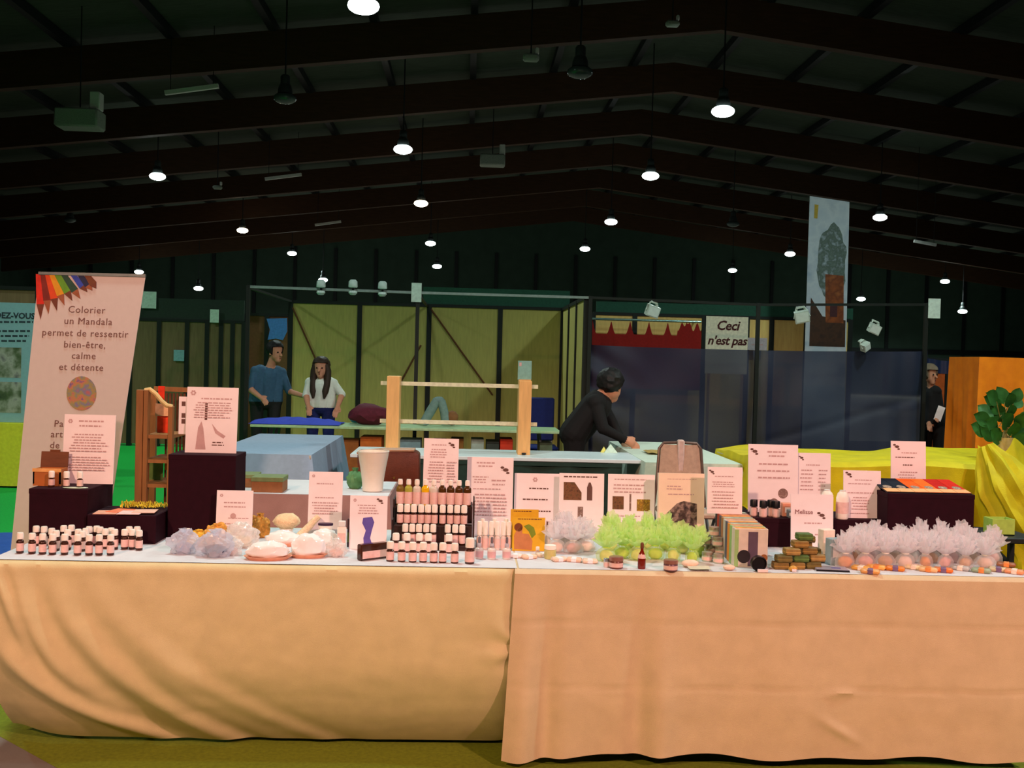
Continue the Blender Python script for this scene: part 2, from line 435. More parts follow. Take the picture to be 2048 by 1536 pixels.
def rear_shade_drop(o, x0, x1, m, side=None):  # unseen cloth drops added to keep lamp light off the floor under the tables
    MB().grid(60, 10, lambda a, b: (x0 + (x1 - x0) * a, YBK + .014 + .014 * b * math.sin(a * 60), ZT - .68 * b)).build('rear_shade_drop', m, o)
    if side is not None: MB().grid(24, 10, lambda a, b: (side + .012 * b * math.sin(a * 22), YF + (YBK - YF) * a, ZT - .66 * b)).build('side_shade_drop', m, o)
rear_shade_drop(cl_left, XL, XM, m_cl); rear_shade_drop(o, XM, XR, m_cr, XR + .01)
m_tp = mat('white_top_sheet', (212, 212, 216), .8, .03, 10, .1, 60)
for a, b, lb in ((XL + .004, XM - .004, 'white paper sheet covering the table of small bottles'), (XM + .004, XR - .01, 'white paper sheet covering the table of tulle bags')):
    tag(MB().grid(60, 16, lambda u, v: (a + (b - a) * u, YF + .004 + (YBK - YF - .02) * v, ZT + .0034)).build('white_top_sheet', m_tp), lb, 'paper')

# ================================================================= THINGS ON THE STALL TABLES
m_paper = mat('paper_white', (243, 236, 238), .75, .02, 20)
m_ink = mat('ink_grey', (196, 164, 164), .8, .1)
m_inkd = mat('ink_dark', (104, 74, 66), .8, .1)
m_purple = mat('aubergine_card', (38, 8, 20), .8, .12, 30, .05, 200, spec=.15)
m_brownglass = mat('amber_glass', (62, 32, 20), .15, .1, spec=.5)
m_label = mat('bottle_label', (232, 196, 188), .7, .06, 90)
m_cap = mat('white_cap', (246, 238, 226), .4, .02)
m_black = mat('black_plastic', (16, 14, 18), .4, .1)
m_wood = mat('pine_wood', (196, 148, 92), .6, .15, 6, .05, 60, stretch=(6, 6, 1))
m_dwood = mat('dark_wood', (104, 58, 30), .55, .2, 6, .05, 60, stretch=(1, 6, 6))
m_clear = thin_mat('clear_plastic', (235, 238, 245), .55, .15, .35)
def T(px, py, z=None): return atZ(px, py, (ZT + .0038) if z is None else z)

# ---- risers and boxes
def carton(name, px0, px1, pyt, Y0, Y1, zb, label, m=None, lid=True, cat='box', bev=.003):
    xa, xb = XY(px0, Y0, pyt), XY(px1, Y0, pyt); zt = ZY((px0 + px1) / 2, pyt, Y0)
    t = thing(name, label, cat, ((xa + xb) / 2, (Y0 + Y1) / 2, zb)); w, d, h = (xb - xa) / 2, (Y1 - Y0) / 2, zt - zb
    MB().box(-w, w, -d, d, 0, h - (.004 if lid else 0), bev).build('body', m or m_purple, t, smooth=False)
    if lid: MB().box(-w - .001, w + .001, -d - .001, d + .001, h - .022, h, .002).build('lid', m or m_purple, t, smooth=False)
    return t, zt
ZB = ZT + .0038
box_a, za = carton('display_box', 58, 175, 978, 4.33, 4.64, ZB, 'dark aubergine display box carrying the small open chest')
box_b, zb2 = carton('display_box', 174, 312, 1030, 4.30, 4.55, ZB, 'low dark aubergine box with leaflets laid on its top', lid=False)
box_d, zd = carton('display_box', 337, 472, 910, 4.42, 4.62, ZB, 'tall dark aubergine display box carrying a large sign')
box_e, ze = carton('display_box', 1497, 1664, 1037, 4.50, 4.76, ZB, 'aubergine riser box under the black-capped bottles')
box_f, zf = carton('display_box', 1668, 1755, 1040, 4.50, 4.76, ZB, 'low aubergine riser box beneath the tall white bottles')
box_t, zt_ = carton('display_box', 1776, 1950, 988, 4.45, 4.76, ZB, 'large aubergine box carrying the tray of colourful cards')

# ---- signs
SIGN_N = [0]
def sign(px0, px1, pyt, Y, zb, label, spec=(), tilt=5, m=None, thick=.003, name='paper_sign', lean=0):
    SIGN_N[0] += 1; rnd = random.Random(SIGN_N[0] * 11)
    xa, xb = XY(px0, Y, pyt), XY(px1, Y, pyt); ztp = ZY((px0 + px1) / 2, pyt, Y)
    W = xb - xa; H = (ztp - zb) / math.cos(math.radians(tilt))
    t = thing(name, label, 'sign', ((xa + xb) / 2, Y, zb)); 
    t.rotation_euler = (0, math.radians(lean), 0)
    R = Matrix.Rotation(-math.radians(tilt), 4, 'X')
    mb = MB().box(-W / 2, W / 2, 0, thick, 0, H); mb.bm.transform(R); mb.build('sheet', m or m_paper, t, smooth=False)
    # cardboard strut behind
    mb = MB().prism([(-.012, thick, H * .75), (-.012, thick, .0), (-.012, .05, .0)], (.024, 0, 0)); mb.bm.transform(Matrix.Translation((0, .0, 0)))
    st = MB()
    s_top = R @ Vector((0, thick, H * .7)); st.prism([(-.01, s_top.y, s_top.z), (-.01, thick + .001, 0), (-.01, s_top.y + .035, 0)], (.02, 0, 0)); st.build('strut', mat('kraft_card', (170, 130, 90), .8), t, smooth=False)
    mb.bm.free()
    groups = {}
    def put(key, pts, nm='printed_picture'):
        groups.setdefault((key, nm), []).append([(-W / 2 + u * W, -.0006, H - v * Hs) for u, v in pts])
    Hs = (px1 - px0) and W * 1.42 if H > W * 1.42 else H
    for s in spec:
        k = s[0]
        if k == 'lines':
            _, u0, u1, v0, v1, n = s[:6]; key = s[6] if len(s) > 6 else m_ink
            for i in range(n):
                v = v0 + (v1 - v0) * (i + .5) / n; hh = min((v1 - v0) / n * .2, .011); u = u0 + (rnd.random() * .12 * (u1 - u0))
                e = u1 - rnd.random() * .25 * (u1 - u0)
                while u < e:
                    w_ = rnd.uniform(.03, .10); q = min(u + w_, e); put(key, [(u, v - hh), (q, v - hh), (q, v + hh), (u, v + hh)], 'text_lines'); u = q + .018
        elif k == 'pic':
            _, u0, v0, u1, v1, key = s; put(key, [(u0, v0), (u1, v0), (u1, v1), (u0, v1)])
        elif k == 'disc':
            _, uc, vc, r, key = s; put(key, [(uc + r * math.cos(2 * PI * i / 18), vc + r * W / Hs * math.sin(2 * PI * i / 18)) for i in range(18)])
        elif k == 'poly':
            put(s[2], s[1])
        elif k == 'bee':      # small insect emblem
            _, uc, vc, r = s; key = m_inkd; f = W / Hs
            for a, q in (((-.6, -.4), .55), ((.15, .1), .8), ((.6, .75), .5)):
                put(key, [(uc + (a[0] + q * .8 * math.cos(2 * PI * i / 8)) * r, vc + (a[1] + q * .5 * math.sin(2 * PI * i / 8)) * r * f) for i in range(8)], 'emblem')
            put(key, [(uc - .9 * r, vc + .2 * r * f), (uc - .1 * r, vc - .1 * r * f), (uc - .2 * r, vc + .15 * r * f)], 'emblem')
        elif k == 'flower':
            _, uc, vc, r = s; f = W / Hs
            for a in range(6):
                ax, ay = math.cos(a * PI / 3) * .6, math.sin(a * PI / 3) * .6
                put(m_ink, [(uc + (ax + .35 * math.cos(2 * PI * i / 6)) * r, vc + (ay + .35 * math.sin(2 * PI * i / 6)) * r * f) for i in range(6)], 'emblem')
    for (key, nm), polys in groups.items():
        many = nm in ('text_lines', 'emblem')
        for chunk in ([polys] if many else [[q] for q in polys]):
            mb = MB()
            for i, p in enumerate(chunk): mb.poly([(a, b - .00005 * i, c) for a, b, c in p])
            mb.bm.transform(R); o = mb.build(nm, key, t, smooth=False)
            if many: o['kind'] = 'stuff'
    t['_h'] = H
    return t
ph_b = photo_mat('photo_herbs', [(60, 40, 25), (120, 80, 50), (90, 70, 40)], 60)
ph_y = photo_mat('photo_flowers', [(190, 150, 30), (120, 90, 30), (200, 170, 60)], 80)
ph_w = photo_mat('photo_hive', [(30, 24, 30), (80, 66, 60), (150, 130, 120), (50, 40, 36)], 40)
ph_g = photo_mat('photo_grey', [(150, 126, 118), (120, 96, 86), (170, 150, 140)], 70)
blue_i = mat('ink_blue', (96, 84, 168), .7)
L = 'lines'
sign(125, 228, 830, 4.52, za, 'white text sign standing on the box beside the small chest', [('flower', .12, .1, .05), (L, .25, .85, .06, .2, 2), (L, .12, .9, .27, .55, 7), (L, .12, .95, .6, .82, 6)])
s2 = sign(372, 475, 775, 4.52, zd, 'large white sign with bottle drawings on the tall aubergine box', [('flower', .12, .09, .06), (L, .2, .9, .15, .2, 1), (L, .12, .92, .22, .48, 7), ('pic', .36, .24, .41, .5, m_inkd), ('poly', [(.2, .95), (.24, .62), (.30, .52), (.34, .62), (.40, .95)], m_ink), ('poly', [(.5, .55), (.62, .66), (.78, .74), (.74, .78), (.58, .7)], m_ink), (L, .5, .8, .82, .9, 2, m_inkd)])
mb = MB(); xo = XY(358, 4.55, 830) - s2.location.x; mb.box(xo, xo + .12, .026, .028, ZY(360, 868, 4.55) - zd, ZY(360, 793, 4.55) - zd); mb.build('rear_sheet', m_paper, s2, smooth=False)
mb = MB()
for v in (.12, .07, .045): mb.box(xo + .012, xo + .028, .0252, .0258, ZY(360, 868, 4.55) - zd + v, ZY(360, 868, 4.55) - zd + v + .02)
mb.build('rear_print', m_inkd, s2, smooth=False)['kind'] = 'stuff'
sign(432, 505, 982, 4.355, ZB, 'small white sign with flower print behind the wrapped sachets', [('flower', .13, .1, .05), (L, .15, .9, .2, .36, 2), ('disc', .47, .5, .08, m_ink), (L, .3, .9, .52, .56, 1), (L, .2, .9, .62, .8, 3)])
sign(617, 685, 945, 4.42, ZB, 'narrow white sign behind the wrapped white trays', [('flower', .13, .09, .05), (L, .2, .8, .2, .3, 1), (L, .1, .9, .5, .58, 1, m_ink), (L, .1, .9, .62, .9, 5)])
sign(700, 775, 992, 4.27, ZB, 'white sign with a blue foot drawing beside the bottle rack', [('flower', .13, .09, .05), ('bee', .8, .09, .09), (L, .2, .85, .16, .36, 4), ('poly', [(.36, .42), (.6, .4), (.66, .5), (.6, .66), (.56, .8), (.62, .92), (.4, .95), (.38, .8), (.44, .66), (.34, .52)], blue_i)], tilt=3)
sign(935, 1028, 916, 4.62, ZB, 'wide white sign with a price table beside the bottle rack', [('bee', .82, .18, .1), (L, .2, .65, .06, .16, 2), (L, .12, .5, .28, .4, 3), (L, .52, .85, .32, .44, 2), (L, .1, .85, .46, .5, 1), (L, .12, .6, .54, .9, 7), (L, .55, .9, .54, .9, 7)])
sign(1030, 1120, 948, 4.66, ZB, 'white sign with three centred headings behind the yellow booklets', [('flower', .46, .1, .06), (L, .28, .8, .2, .28, 1, m_inkd), (L, .18, .85, .38, .45, 1, m_inkd), (L, .22, .85, .56, .64, 1, m_inkd)])
sign(1120, 1210, 948, 4.62, ZB, 'white sign with a dark herb photo and bottle picture', [(L, .06, .9, .03, .08, 1, m_inkd), ('poly', [(.1, .14), (.34, .14), (.5, .3), (.5, .42), (.1, .42)], ph_b), ('poly', [(.66, .14), (.7, .14), (.74, .22), (.74, .42), (.62, .42), (.62, .22)], m_inkd), ('pic', .42, .52, .54, .76, ph_g), (L, .2, .9, .84, .95, 2)])
sign(1218, 1312, 950, 4.62, ZB, 'white sign with brown and yellow photos behind green tulle', [(L, .1, .85, .06, .1, 1, m_ink), (L, .08, .9, .14, .3, 3), ('pic', .1, .34, .34, .54, ph_b), ('pic', .46, .3, .5, .56, ph_g), ('pic', .62, .38, .9, .56, ph_y), (L, .1, .9, .62, .66, 1), ('pic', .42, .68, .58, .8, ph_g), (L, .1, .9, .86, .95, 2)])
sign(1320, 1412, 948, 4.52, ZB, 'thick boxed sign with a dark beehive photograph', [(L, .1, .9, .08, .1, 1, m_ink), (L, .14, .6, .18, .26, 2, m_ink), (L, .14, .85, .3, .34, 1, m_ink), ('poly', [(.15, .95), (.17, .62), (.4, .46), (.55, .42), (.7, .44), (.84, .46), (.84, .98), (.15, .98)], ph_w), ('poly', [(.47, .56), (.6, .56), (.58, .8), (.47, .8)], ph_g)], thick=.03, m=mat('paper_cream', (240, 220, 196), .75, .02))
ZROW = .897
sign(1417, 1487, 935, 4.43, ZROW, 'white sign standing on the row of slim boxes', [('bee', .12, .1, .08), (L, .2, .85, .18, .22, 1), (L, .1, .85, .3, .44, 3), (L, .1, .9, .5, .9, 6)], tilt=4)
sign(1500, 1600, 890, 4.68, ze, 'big white sign with two round pictures behind black-capped bottles', [('bee', .12, .1, .08), (L, .36, .82, .08, .2, 2), (L, .2, .9, .26, .32, 1), (L, .12, .95, .36, .42, 1), (L, .12, .95, .46, .52, 1, m_ink), ('disc', .7, .72, .1, ph_g), ('disc', .52, .86, .09, ph_g), (L, .08, .35, .8, .84, 1)])
sign(1598, 1665, 907, 4.70, ze, 'white two-column price sign above the honey sign', [('bee', .12, .1, .08), (L, .2, .8, .22, .28, 1), (L, .08, .5, .32, .8, 6), (L, .62, .9, .32, .8, 6)])
t = sign(1585, 1670, 990, 4.42, ZB, 'white card reading Melisse with a bee standing behind soaps', [('bee', .72, .36, .1), (L, .3, .85, .48, .54, 1, m_ink), (L, .55, .85, .62, .8, 1)])
text_mesh('Melisse', .027, mat('ink_mauve', (150, 100, 104), .8), t, (-.036, (t['_h'] - .076) * math.sin(math.radians(5)) - .002, (t['_h'] - .076) * math.cos(math.radians(5))), rot=(PI / 2 - math.radians(5), 0, 0))
sign(1690, 1765, 942, 4.56, zf, 'white sign on the low riser beside the white bottles', [('bee', .14, .08, .09), (L, .3, .9, .18, .22, 1), (L, .1, .8, .26, .3, 1), (L, .1, .9, .44, .5, 1), (L, .2, .75, .54, .84, 5), (L, .1, .8, .88, .92, 1)])
sign(1785, 1855, 883, 4.73, zt_, 'white sign standing behind the tray of colourful cards', [('bee', .16, .12, .1), (L, .3, .85, .22, .3, 1), (L, .12, .85, .34, .38, 1, m_inkd), (L, .32, .7, .5, .56, 1, m_inkd), (L, .2, .8, .66, .9, 4)])

# ---- little bottles
def bottle_proto(name, r, h, glass, label_m, cap, label, group, caph=.30, capr=.95, lab=(.12, .50)):
    t = thing(name, label, 'bottle', (0, 0, 0), 0, group)
    hb = h * (1 - caph)
    MB().lathe([(r * .92, 0), (r, h * .03), (r, hb * .80), (r * .9, hb * .88), (r * .5, hb * .95), (r * .5, hb + .004)], seg=12).build('glass', glass, t)
    MB().lathe([(r * 1.03, h * lab[0]), (r * 1.03, h * lab[1])], seg=12, cap=False).build('label_band', label_m, t)
    c = capr * r
    MB().lathe([(c, hb), (c, h * .93), (c * .85, h), (0, h)], seg=12).build('cap', cap, t)
    return t
proto = {}
def bottles(key, mk, spots, z=None, jitter=True):
    for i, p in enumerate(spots):
        loc = T(p[0], p[1]) if z is None else p
        if key not in proto: proto[key] = mk(); o = proto[key]; o.location = loc
        else: o = dup(proto[key], loc)
        o.rotation_euler.z = random.uniform(-.5, .5)
    return o
left_spots = [(40, 1106), (64, 1107), (85, 1108), (105, 1109), (129, 1109), (155, 1110), (178, 1110), (198, 1110), (221, 1110),
              (72, 1091), (88, 1092), (103, 1096), (127, 1090), (141, 1089), (156, 1098), (171, 1096), (178, 1092), (189, 1091), (200, 1093), (210, 1097), (221, 1095), (229, 1098),
              (135, 1099), (164, 1102), (249, 1098), (258, 1092), (264, 1098), (274, 1092), (278, 1100), (112, 1101)]
# keep them apart on the cloth
pts = []
for px, py in left_spots:
    p = T(px, py)
    for _ in range(30):
        for q in pts:
            d = Vector((p.x - q.x, p.y - q.y)); 
            if d.length < .0285:
                d = d.normalized() * .0290 if d.length > 1e-4 else Vector((0, .0290)); p = Vector((q.x + d.x, q.y + d.y, p.z))
    if p.y > 4.275: p.y = 4.275 - random.random() * .004
    pts.append(p)
sel = lambda f: [q for q, (i, sp) in zip(pts, enumerate(left_spots)) if f(i, sp)]
for key, f, lb, gr in (('small', lambda i, sp: i < 9, 'small brown oil bottle in the front line by the table edge', 'small bottles in the front line by the edge'),
                       ('small_b', lambda i, sp: i >= 9 and sp[0] < 240, 'small brown oil bottle huddled between front line and aubergine box', 'small bottles huddled behind the front line'),
                       ('small_c', lambda i, sp: sp[0] >= 240, 'small brown oil bottle in the tight cluster beside the low box', 'small bottles in the tight cluster')):
    bottles(key, lambda: bottle_proto('oil_bottle', .0138, .078, m_brownglass, m_label, m_cap, lb, gr), sel(f), z=1)

# ---- bottle rack
rx0, rx1 = XY(786, 4.35, 1020), XY(948, 4.35, 1020)
rk = thing('bottle_rack', 'dark stepped wooden rack holding rows of small bottles', 'rack', ((rx0 + rx1) / 2, 4.40, ZB)); hw = (rx1 - rx0) / 2
m_rack = mat('rack_wood', (48, 26, 20), .6, .2, 8)
steps = [(-.13, -.075, .020), (-.075, -.010, .092), (-.010, .145, .164)]
for a, b, h in steps: MB().box(-hw + .006, hw - .006, a, b, h - .008, h, .001).build('shelf', m_rack, rk, smooth=False); MB().box(-hw + .006, hw - .006, a, a + .006, max(0, h - .07), h - .008).build('riser', m_rack, rk, smooth=False)
for s in (-1, 1):
    x = s * hw - .003
    MB().prism([(x, -.135, 0), (x, .15, 0), (x, .15, .19), (x, -.012, .19), (x, -.012, .115), (x, -.078, .115), (x, -.078, .045), (x, -.135, .045)], (.006, 0, 0)).build('side_panel', m_rack, rk, smooth=False)
RY = 4.40
def on(px, Y, h, py=1040): return Vector((XY(px, Y, py), Y, ZB + h))
R2 = [(800), (814), (827.5), (842), (855.5), (869), (885), (900), (914), (928)]
R3 = [811, 825, 838.5, 853, 867, 896, 911, 925]
RF = [(780, 1122), (803, 1123), (825, 1124), (846, 1124), (867, 1125), (885, 1125), (909, 1126)]
RFB = [791, 813, 838, 856, 897]
bottles('r2', lambda: bottle_proto('oil_bottle', .0132, .082, m_brownglass, m_label, m_cap, 'small brown oil bottle on the middle step of the rack', 'bottles on the middle step of the rack', .38, lab=(.08, .5)), [on(p, RY - .043, .0925) for p in R2], z=1)
bottles('r3', lambda: bottle_proto('oil_bottle', .0132, .082, m_brownglass, m_label, m_cap, 'small brown oil bottle on the lowest step of the rack', 'bottles on the lowest step of the rack', .38, lab=(.08, .5)), [on(p, RY - .102, .0205) for p in R3], z=1)
bottles('rf', lambda: bottle_proto('oil_bottle', .0150, .076, m_brownglass, m_label, m_cap, 'small brown oil bottle standing on the cloth before the rack', 'bottles on the cloth before the rack', .36, lab=(.08, .5)), [T(*p) for p in RF] + [Vector((XY(p, 4.22, 1110), 4.225, ZB)) for p in RFB], z=1)
bottles('rfx', lambda: bottle_proto('oil_bottle', .0185, .098, m_brownglass, m_label, m_cap, 'bigger brown bottle with white cap at the rack corner', None, .36, lab=(.08, .5)), [T(939, 1127)], z=1)
tops = [('olive', (120, 96, 40)), ('pale green', (168, 170, 70)), ('clear', (214, 206, 192)), ('yellow', (228, 180, 20)), ('clear', (214, 206, 192)), ('dark amber', (74, 46, 16)), ('dark amber', (74, 46, 16)), ('dark amber', (74, 46, 16)), ('dark amber', (74, 46, 16))]
for i, (nm, c) in enumerate(tops):
    px = 799 + i * 16.8
    g = mat('oil_' + nm.replace(' ', '_'), c, .12, .1, spec=.5)
    gr = {'clear': 'clear oil bottles on the top step', 'dark amber': 'dark amber oil bottles on the top step'}.get(nm)
    lb = '%s oil bottle with white cap on the top step of the rack' % nm
    key = 'top_' + nm
    bottles(key, lambda: bottle_proto('oil_bottle', .0168, .108, g, m_label, m_cap, lb, gr, .20, .62, (.06, .52)), [on(px, RY + .012, .1645)], z=1)
t = sign(848, 918, 878, RY + .095, ZB + .1645, 'white text sign standing at the back of the bottle rack', [('bee', .8, .12, .1), (L, .2, .7, .1, .16, 1), (L, .15, .75, .2, .4, 4), (L, .12, .62, .45, .9, 8), (L, .66, .95, .45, .9, 8)])
# flat pack lying before the foot sign
p = T(745, 1118)
t = thing('bottle_pack', 'long brown pack with pale label lying before the foot sign', 'box', p, math.radians(38))
MB().box(-.062, .062, -.016, .016, 0, .062, .004).build('body', m_brownglass, t, smooth=False)
MB().box(-.056, .056, -.0172, -.016, .008, .036).build('label_band', m_label, t, smooth=False)

# ---- chest with bottles on box a
ca = Vector((XY(97, 4.44, 960), 4.46, za))
t = thing('wooden_chest', 'small open wooden chest standing on the aubergine box', 'chest', ca)
wq = .056
MB().box(-wq, wq, -.04, .04, 0, .008).box(-wq, wq, .033, .04, .008, .07).box(-wq, -wq + .006, -.04, .033, .008, .07).box(wq - .006, wq, -.04, .033, .008, .07).box(-wq, wq, -.04, -.034, .008, .07).build('body', mat('chest_wood', (176, 104, 48), .5, .2, 8), t, smooth=False)
MB().prism([(-wq, .036, .07), (-wq, .043, .07), (-wq, .052, .135), (-wq, .045, .135)], (2 * wq, 0, 0)).box(-.02, .02, .044, .052, .133, .143).build('lid', m_dwood, t, smooth=False)
MB().box(-wq - .002, wq + .002, -.042, -.036, .058, .072).build('rim', mat('straw_rim', (226, 170, 100), .6), t, smooth=False)
bottles('chest', lambda: bottle_proto('oil_bottle', .0125, .066, m_brownglass, m_label, m_cap, 'tiny white-capped bottle on the aubergine box before the chest', 'tiny bottles on the box before the chest', .4), [Vector((XY(px, 4.38, 970), Y, za)) for px, Y in ((101, 4.39), (132, 4.385), (159, 4.385))], z=1)
p = Vector((XY(150, 4.355, 975), 4.36, za)); t = MB().lathe([(.045, 0), (.052, .003), (.05, .004), (.0, .002)], seg=18, sx=1.0, sy=.35).build('glass_dish', mat('glass_green', (190, 206, 180), .2), loc=p); tag(t, 'flat pale glass dish on the aubergine box beside tiny bottles', 'dish')
# ---- leaflets and raffia on box b
for i, (px, Y, c, rz) in enumerate(((214, 4.36, (230, 168, 140), .1), (244, 4.40, (236, 130, 90), -.2), (262, 4.34, (240, 205, 200), .05), (290, 4.37, (238, 190, 170), .12))):
    t = MB().box(-.045, .045, -.05, .05, 0, .0018).build('leaflet', mat('leaflet_%d' % i, c, .6), loc=(XY(px, Y, 1025), Y, zb2 + .002 * i), rot=(0, 0, rz), smooth=False)
    tag(t, ('tan', 'orange', 'pale pink', 'peach')[i] + ' leaflet lying flat on the low aubergine box', 'leaflet')
mb = MB(); rnd = random.Random(4)
for i in range(90):
    x = rnd.uniform(-.095, .095); y = rnd.uniform(-.025, .025); a = rnd.uniform(0, 6.3); l_ = rnd.uniform(.01, .03); h0 = rnd.uniform(.001, .012); h1 = rnd.uniform(.006, .026)
    mb.tube([(x, y, h0), (x + l_ * .5 * math.cos(a), y + l_ * .3 * math.sin(a), h1 + .004), (x + l_ * math.cos(a), y + l_ * .6 * math.sin(a), h0)], .0022, 4)
t = mb.build('raffia_shreds', mat('raffia_yellow', (222, 206, 60), .7, .3, 60), loc=(XY(285, 4.5, 1010), 4.5, zb2 + .001)); tag(t, 'yellow-green paper shreds lying along the back of the low box', 'shreds', kind='stuff')

# ---- sachets, trays, jars between the left signs
def plastic_bag(px, py, wpx, hpx, m, label, content=None, seed=0, name='plastic_bag', cat='bag'):
    p = T(px, py); k = K(p.y); t = thing(name, label, cat, p); w_, h = wpx * k / 2, hpx * k
    MB().blob((0, 0, h * .40), (w_, w_ * .6, h * .62), 4, .35, 2.0, seed, -h * .4 + .0005, .30).build('pouch', m, t, smooth=False)
    if content: MB().blob((0, 0, h * .24), (w_ * .7, w_ * .42, h * .26), 2, .2, 3, seed + 3, -h * .24 + .001).build('contents', content, t)
    MB().lathe([(w_ * .12, h * .80), (w_ * .10, h * .88), (w_ * .32, h * 1.08)], seg=14, cap=False, wob=lambda a, z: 1 + .35 * math.sin(a * 4 + seed)).build('tied_top', m, t, smooth=False)
    return t
m_film = thin_mat('film_blue_white', (226, 230, 244), .58, .15, .35)
m_filmw = thin_mat('film_white', (245, 243, 240), .60, .15, .35)
m_gold = mat('dried_gold', (214, 160, 70), .7, .35, 60, .4, 150)
m_gold2 = mat('dried_yellow', (220, 178, 60), .7, .3, 60, .4, 150)
plastic_bag(368, 1107, 58, 46, m_film, 'blue-white clear plastic sachet at the end of the sachet heap', mat('grey_blue', (150, 156, 176), .7), 1)
plastic_bag(430, 1113, 70, 50, m_film, 'clear plastic sachet with dark contents before golden sachets', mat('slate', (70, 74, 92), .7), 2)
plastic_bag(398, 1092, 46, 30, m_gold2, 'yellow sachet of dried petals behind clear sachets', None, 3)
plastic_bag(434, 1093, 52, 42, m_gold, 'golden brown sachet of dried petals behind clear sachets', None, 4)
plastic_bag(482, 1094, 66, 46, m_filmw, 'cream clear sachet beside the small flower sign', mat('creamy', (226, 206, 170), .7), 5)
plastic_bag(462, 1110, 44, 34, m_filmw, 'pinkish clear sachet before the cream sachet', mat('rosy', (232, 190, 180), .7), 6)
plastic_bag(520, 1074, 40, 44, m_gold, 'tawny fabric sachet tied at the top behind trays', None, 7)
def tray(px, py, wpx, hpx, label, seed):
    p = T(px, py); k = K(p.y); t = thing('wrapped_tray', label, 'tray', p, random.uniform(-.1, .1)); w_ = wpx * k / 2; h = hpx * k
    MB().lathe([(w_ * .82, 0), (w_, .012), (w_ * 1.02, .014), (w_ * .9, .010), (0, .008)], seg=24, sy=.55).build('tray_base', mat('tray_pink', (226, 158, 126), .6), t)
    MB().blob((0, 0, .010 + h * .3), (w_ * .88, w_ * .46, h * .62), 3, .2, 3, seed, -h * .3 + .001, .15).build('wrap', mat('wrap_white', (246, 246, 244), .08, .03, spec=.7), t)
    return t
tray(536, 1118, 94, 34, 'cellophane-wrapped white tray on the pink stand beside sachets', 11)
tray(616, 1114, 76, 46, 'taller wrapped white tray with pink base before narrow sign', 12)
tray(566, 1090, 80, 26, 'flat wrapped white tray lying behind the other trays', 13)
tray(648, 1094, 64, 34, 'wrapped white tray with dark lid before the narrow sign', 14)
p = T(568, 1082); t = thing('sponge', 'large pale round sponge on a stand behind trays', 'sponge', (p.x, p.y + .06, ZB)); k = K(p.y)
MB().lathe([(.03, 0), (.022, .02), (.03, .045)], seg=14).build('stand', m_cap, t)
MB().blob((0, 0, .074), (.056, .05, .034), 3, .1, 3, 5, None, .06).build('sponge_body', mat('sponge_cream', (240, 212, 168), .9, .1, 80, .5, 200), t)
p = T(612, 1086); t = thing('loofah', 'slender pale loofah stick leaning against the narrow sign', 'loofah', (p.x, p.y - .015, ZB + .012))
MB().tube([(-.05, 0, 0), (0, .01, .045), (.05, .02, .10)], [.013, .016, .012], 10).build('stick', mat('loofah_cream', (240, 218, 180), .9, .12, 90, .5, 200), t)
p = T(683, 1100); t = thing('cream_tube', 'white plastic flask with square cap beside the foot sign', 'bottle', p)
MB().box(-.018, .018, -.012, .012, 0, .095, .005).build('body', m_cap, t); MB().box(-.014, .014, -.010, .010, .095, .118, .002).build('cap', m_white, t); MB().box(-.015, .015, -.0128, -.012, .02, .07).build('label_band', m_label, t, smooth=False)
p = T(697, 1096); t = thing('incense_pack', 'slim dark pack with green print beside the foot sign', 'box', (p.x, p.y + .03, ZB)); MB().box(-.009, .009, -.008, .008, 0, .115, .001).build('body', mat('pack_dark', (70, 40, 46), .6), t, smooth=False); MB().box(-.0085, .0085, -.0086, -.008, .02, .06).build('print', mat('pack_green', (110, 120, 50), .6), t, smooth=False)
p = T(652, 1112); t = thing('soap_dish', 'black-rimmed oval dish lying on the wrapped tray stand', 'dish', (XY(650, 4.32, 1045), 4.34, ZB)); MB().lathe([(.022, 0), (.024, .055), (.03, .085), (.027, .088), (.0, .08)], seg=18, sy=.7).build('bowl', m_cap, t); MB().lathe([(.031, .084), (.031, .092), (.012, .094), (0, .094)], seg=18, sy=.7).build('rim', mat('deep_violet', (50, 30, 60), .4), t)
p = T(668, 1116); plastic_bag(672, 1113, 40, 34, m_filmw, 'pink clear sachet beside the long brown pack', mat('rosy2', (236, 180, 166), .7), 15)

# ---- dropper bottles, vials, yellow booklets
m_glassw = mat('frosted_glass', (226, 214, 206), .25, .04, spec=.6)
bottles('vial', lambda: bottle_proto('vial', .0115, .115, m_glassw, m_label, m_cap, 'slim frosted vial with tall white cap beside the yellow booklets', 'slim frosted vials by the yellow booklets', .48, .9, (.06, .4)), [T(px, py) for px, py in ((958, 1098), (970, 1098), (982, 1098), (994, 1099), (1006, 1099), (1017, 1099), (964, 1092), (988, 1092), (1011, 1092))], z=1)
def dropper():
    t = bottle_proto('dropper_bottle', .0165, .062, m_glassw, mat('label_rose', (222, 176, 176), .7), mat('clear_cap', (190, 190, 200), .15, spec=.8), 'small clear dropper bottle with grey pipette before the vials', 'dropper bottles before the vials', .25, .5)
    MB().lathe([(.004, .06), (.006, .068), (.005, .085), (0, .088)], seg=8).build('pipette', mat('grey_rubber', (110, 104, 110), .5), t); return t
bottles('dropper', dropper, [T(958, 1117), T(983, 1118), T(1013, 1118)], z=1)
m_yel = mat('booklet_yellow', (222, 178, 36), .5, .06)
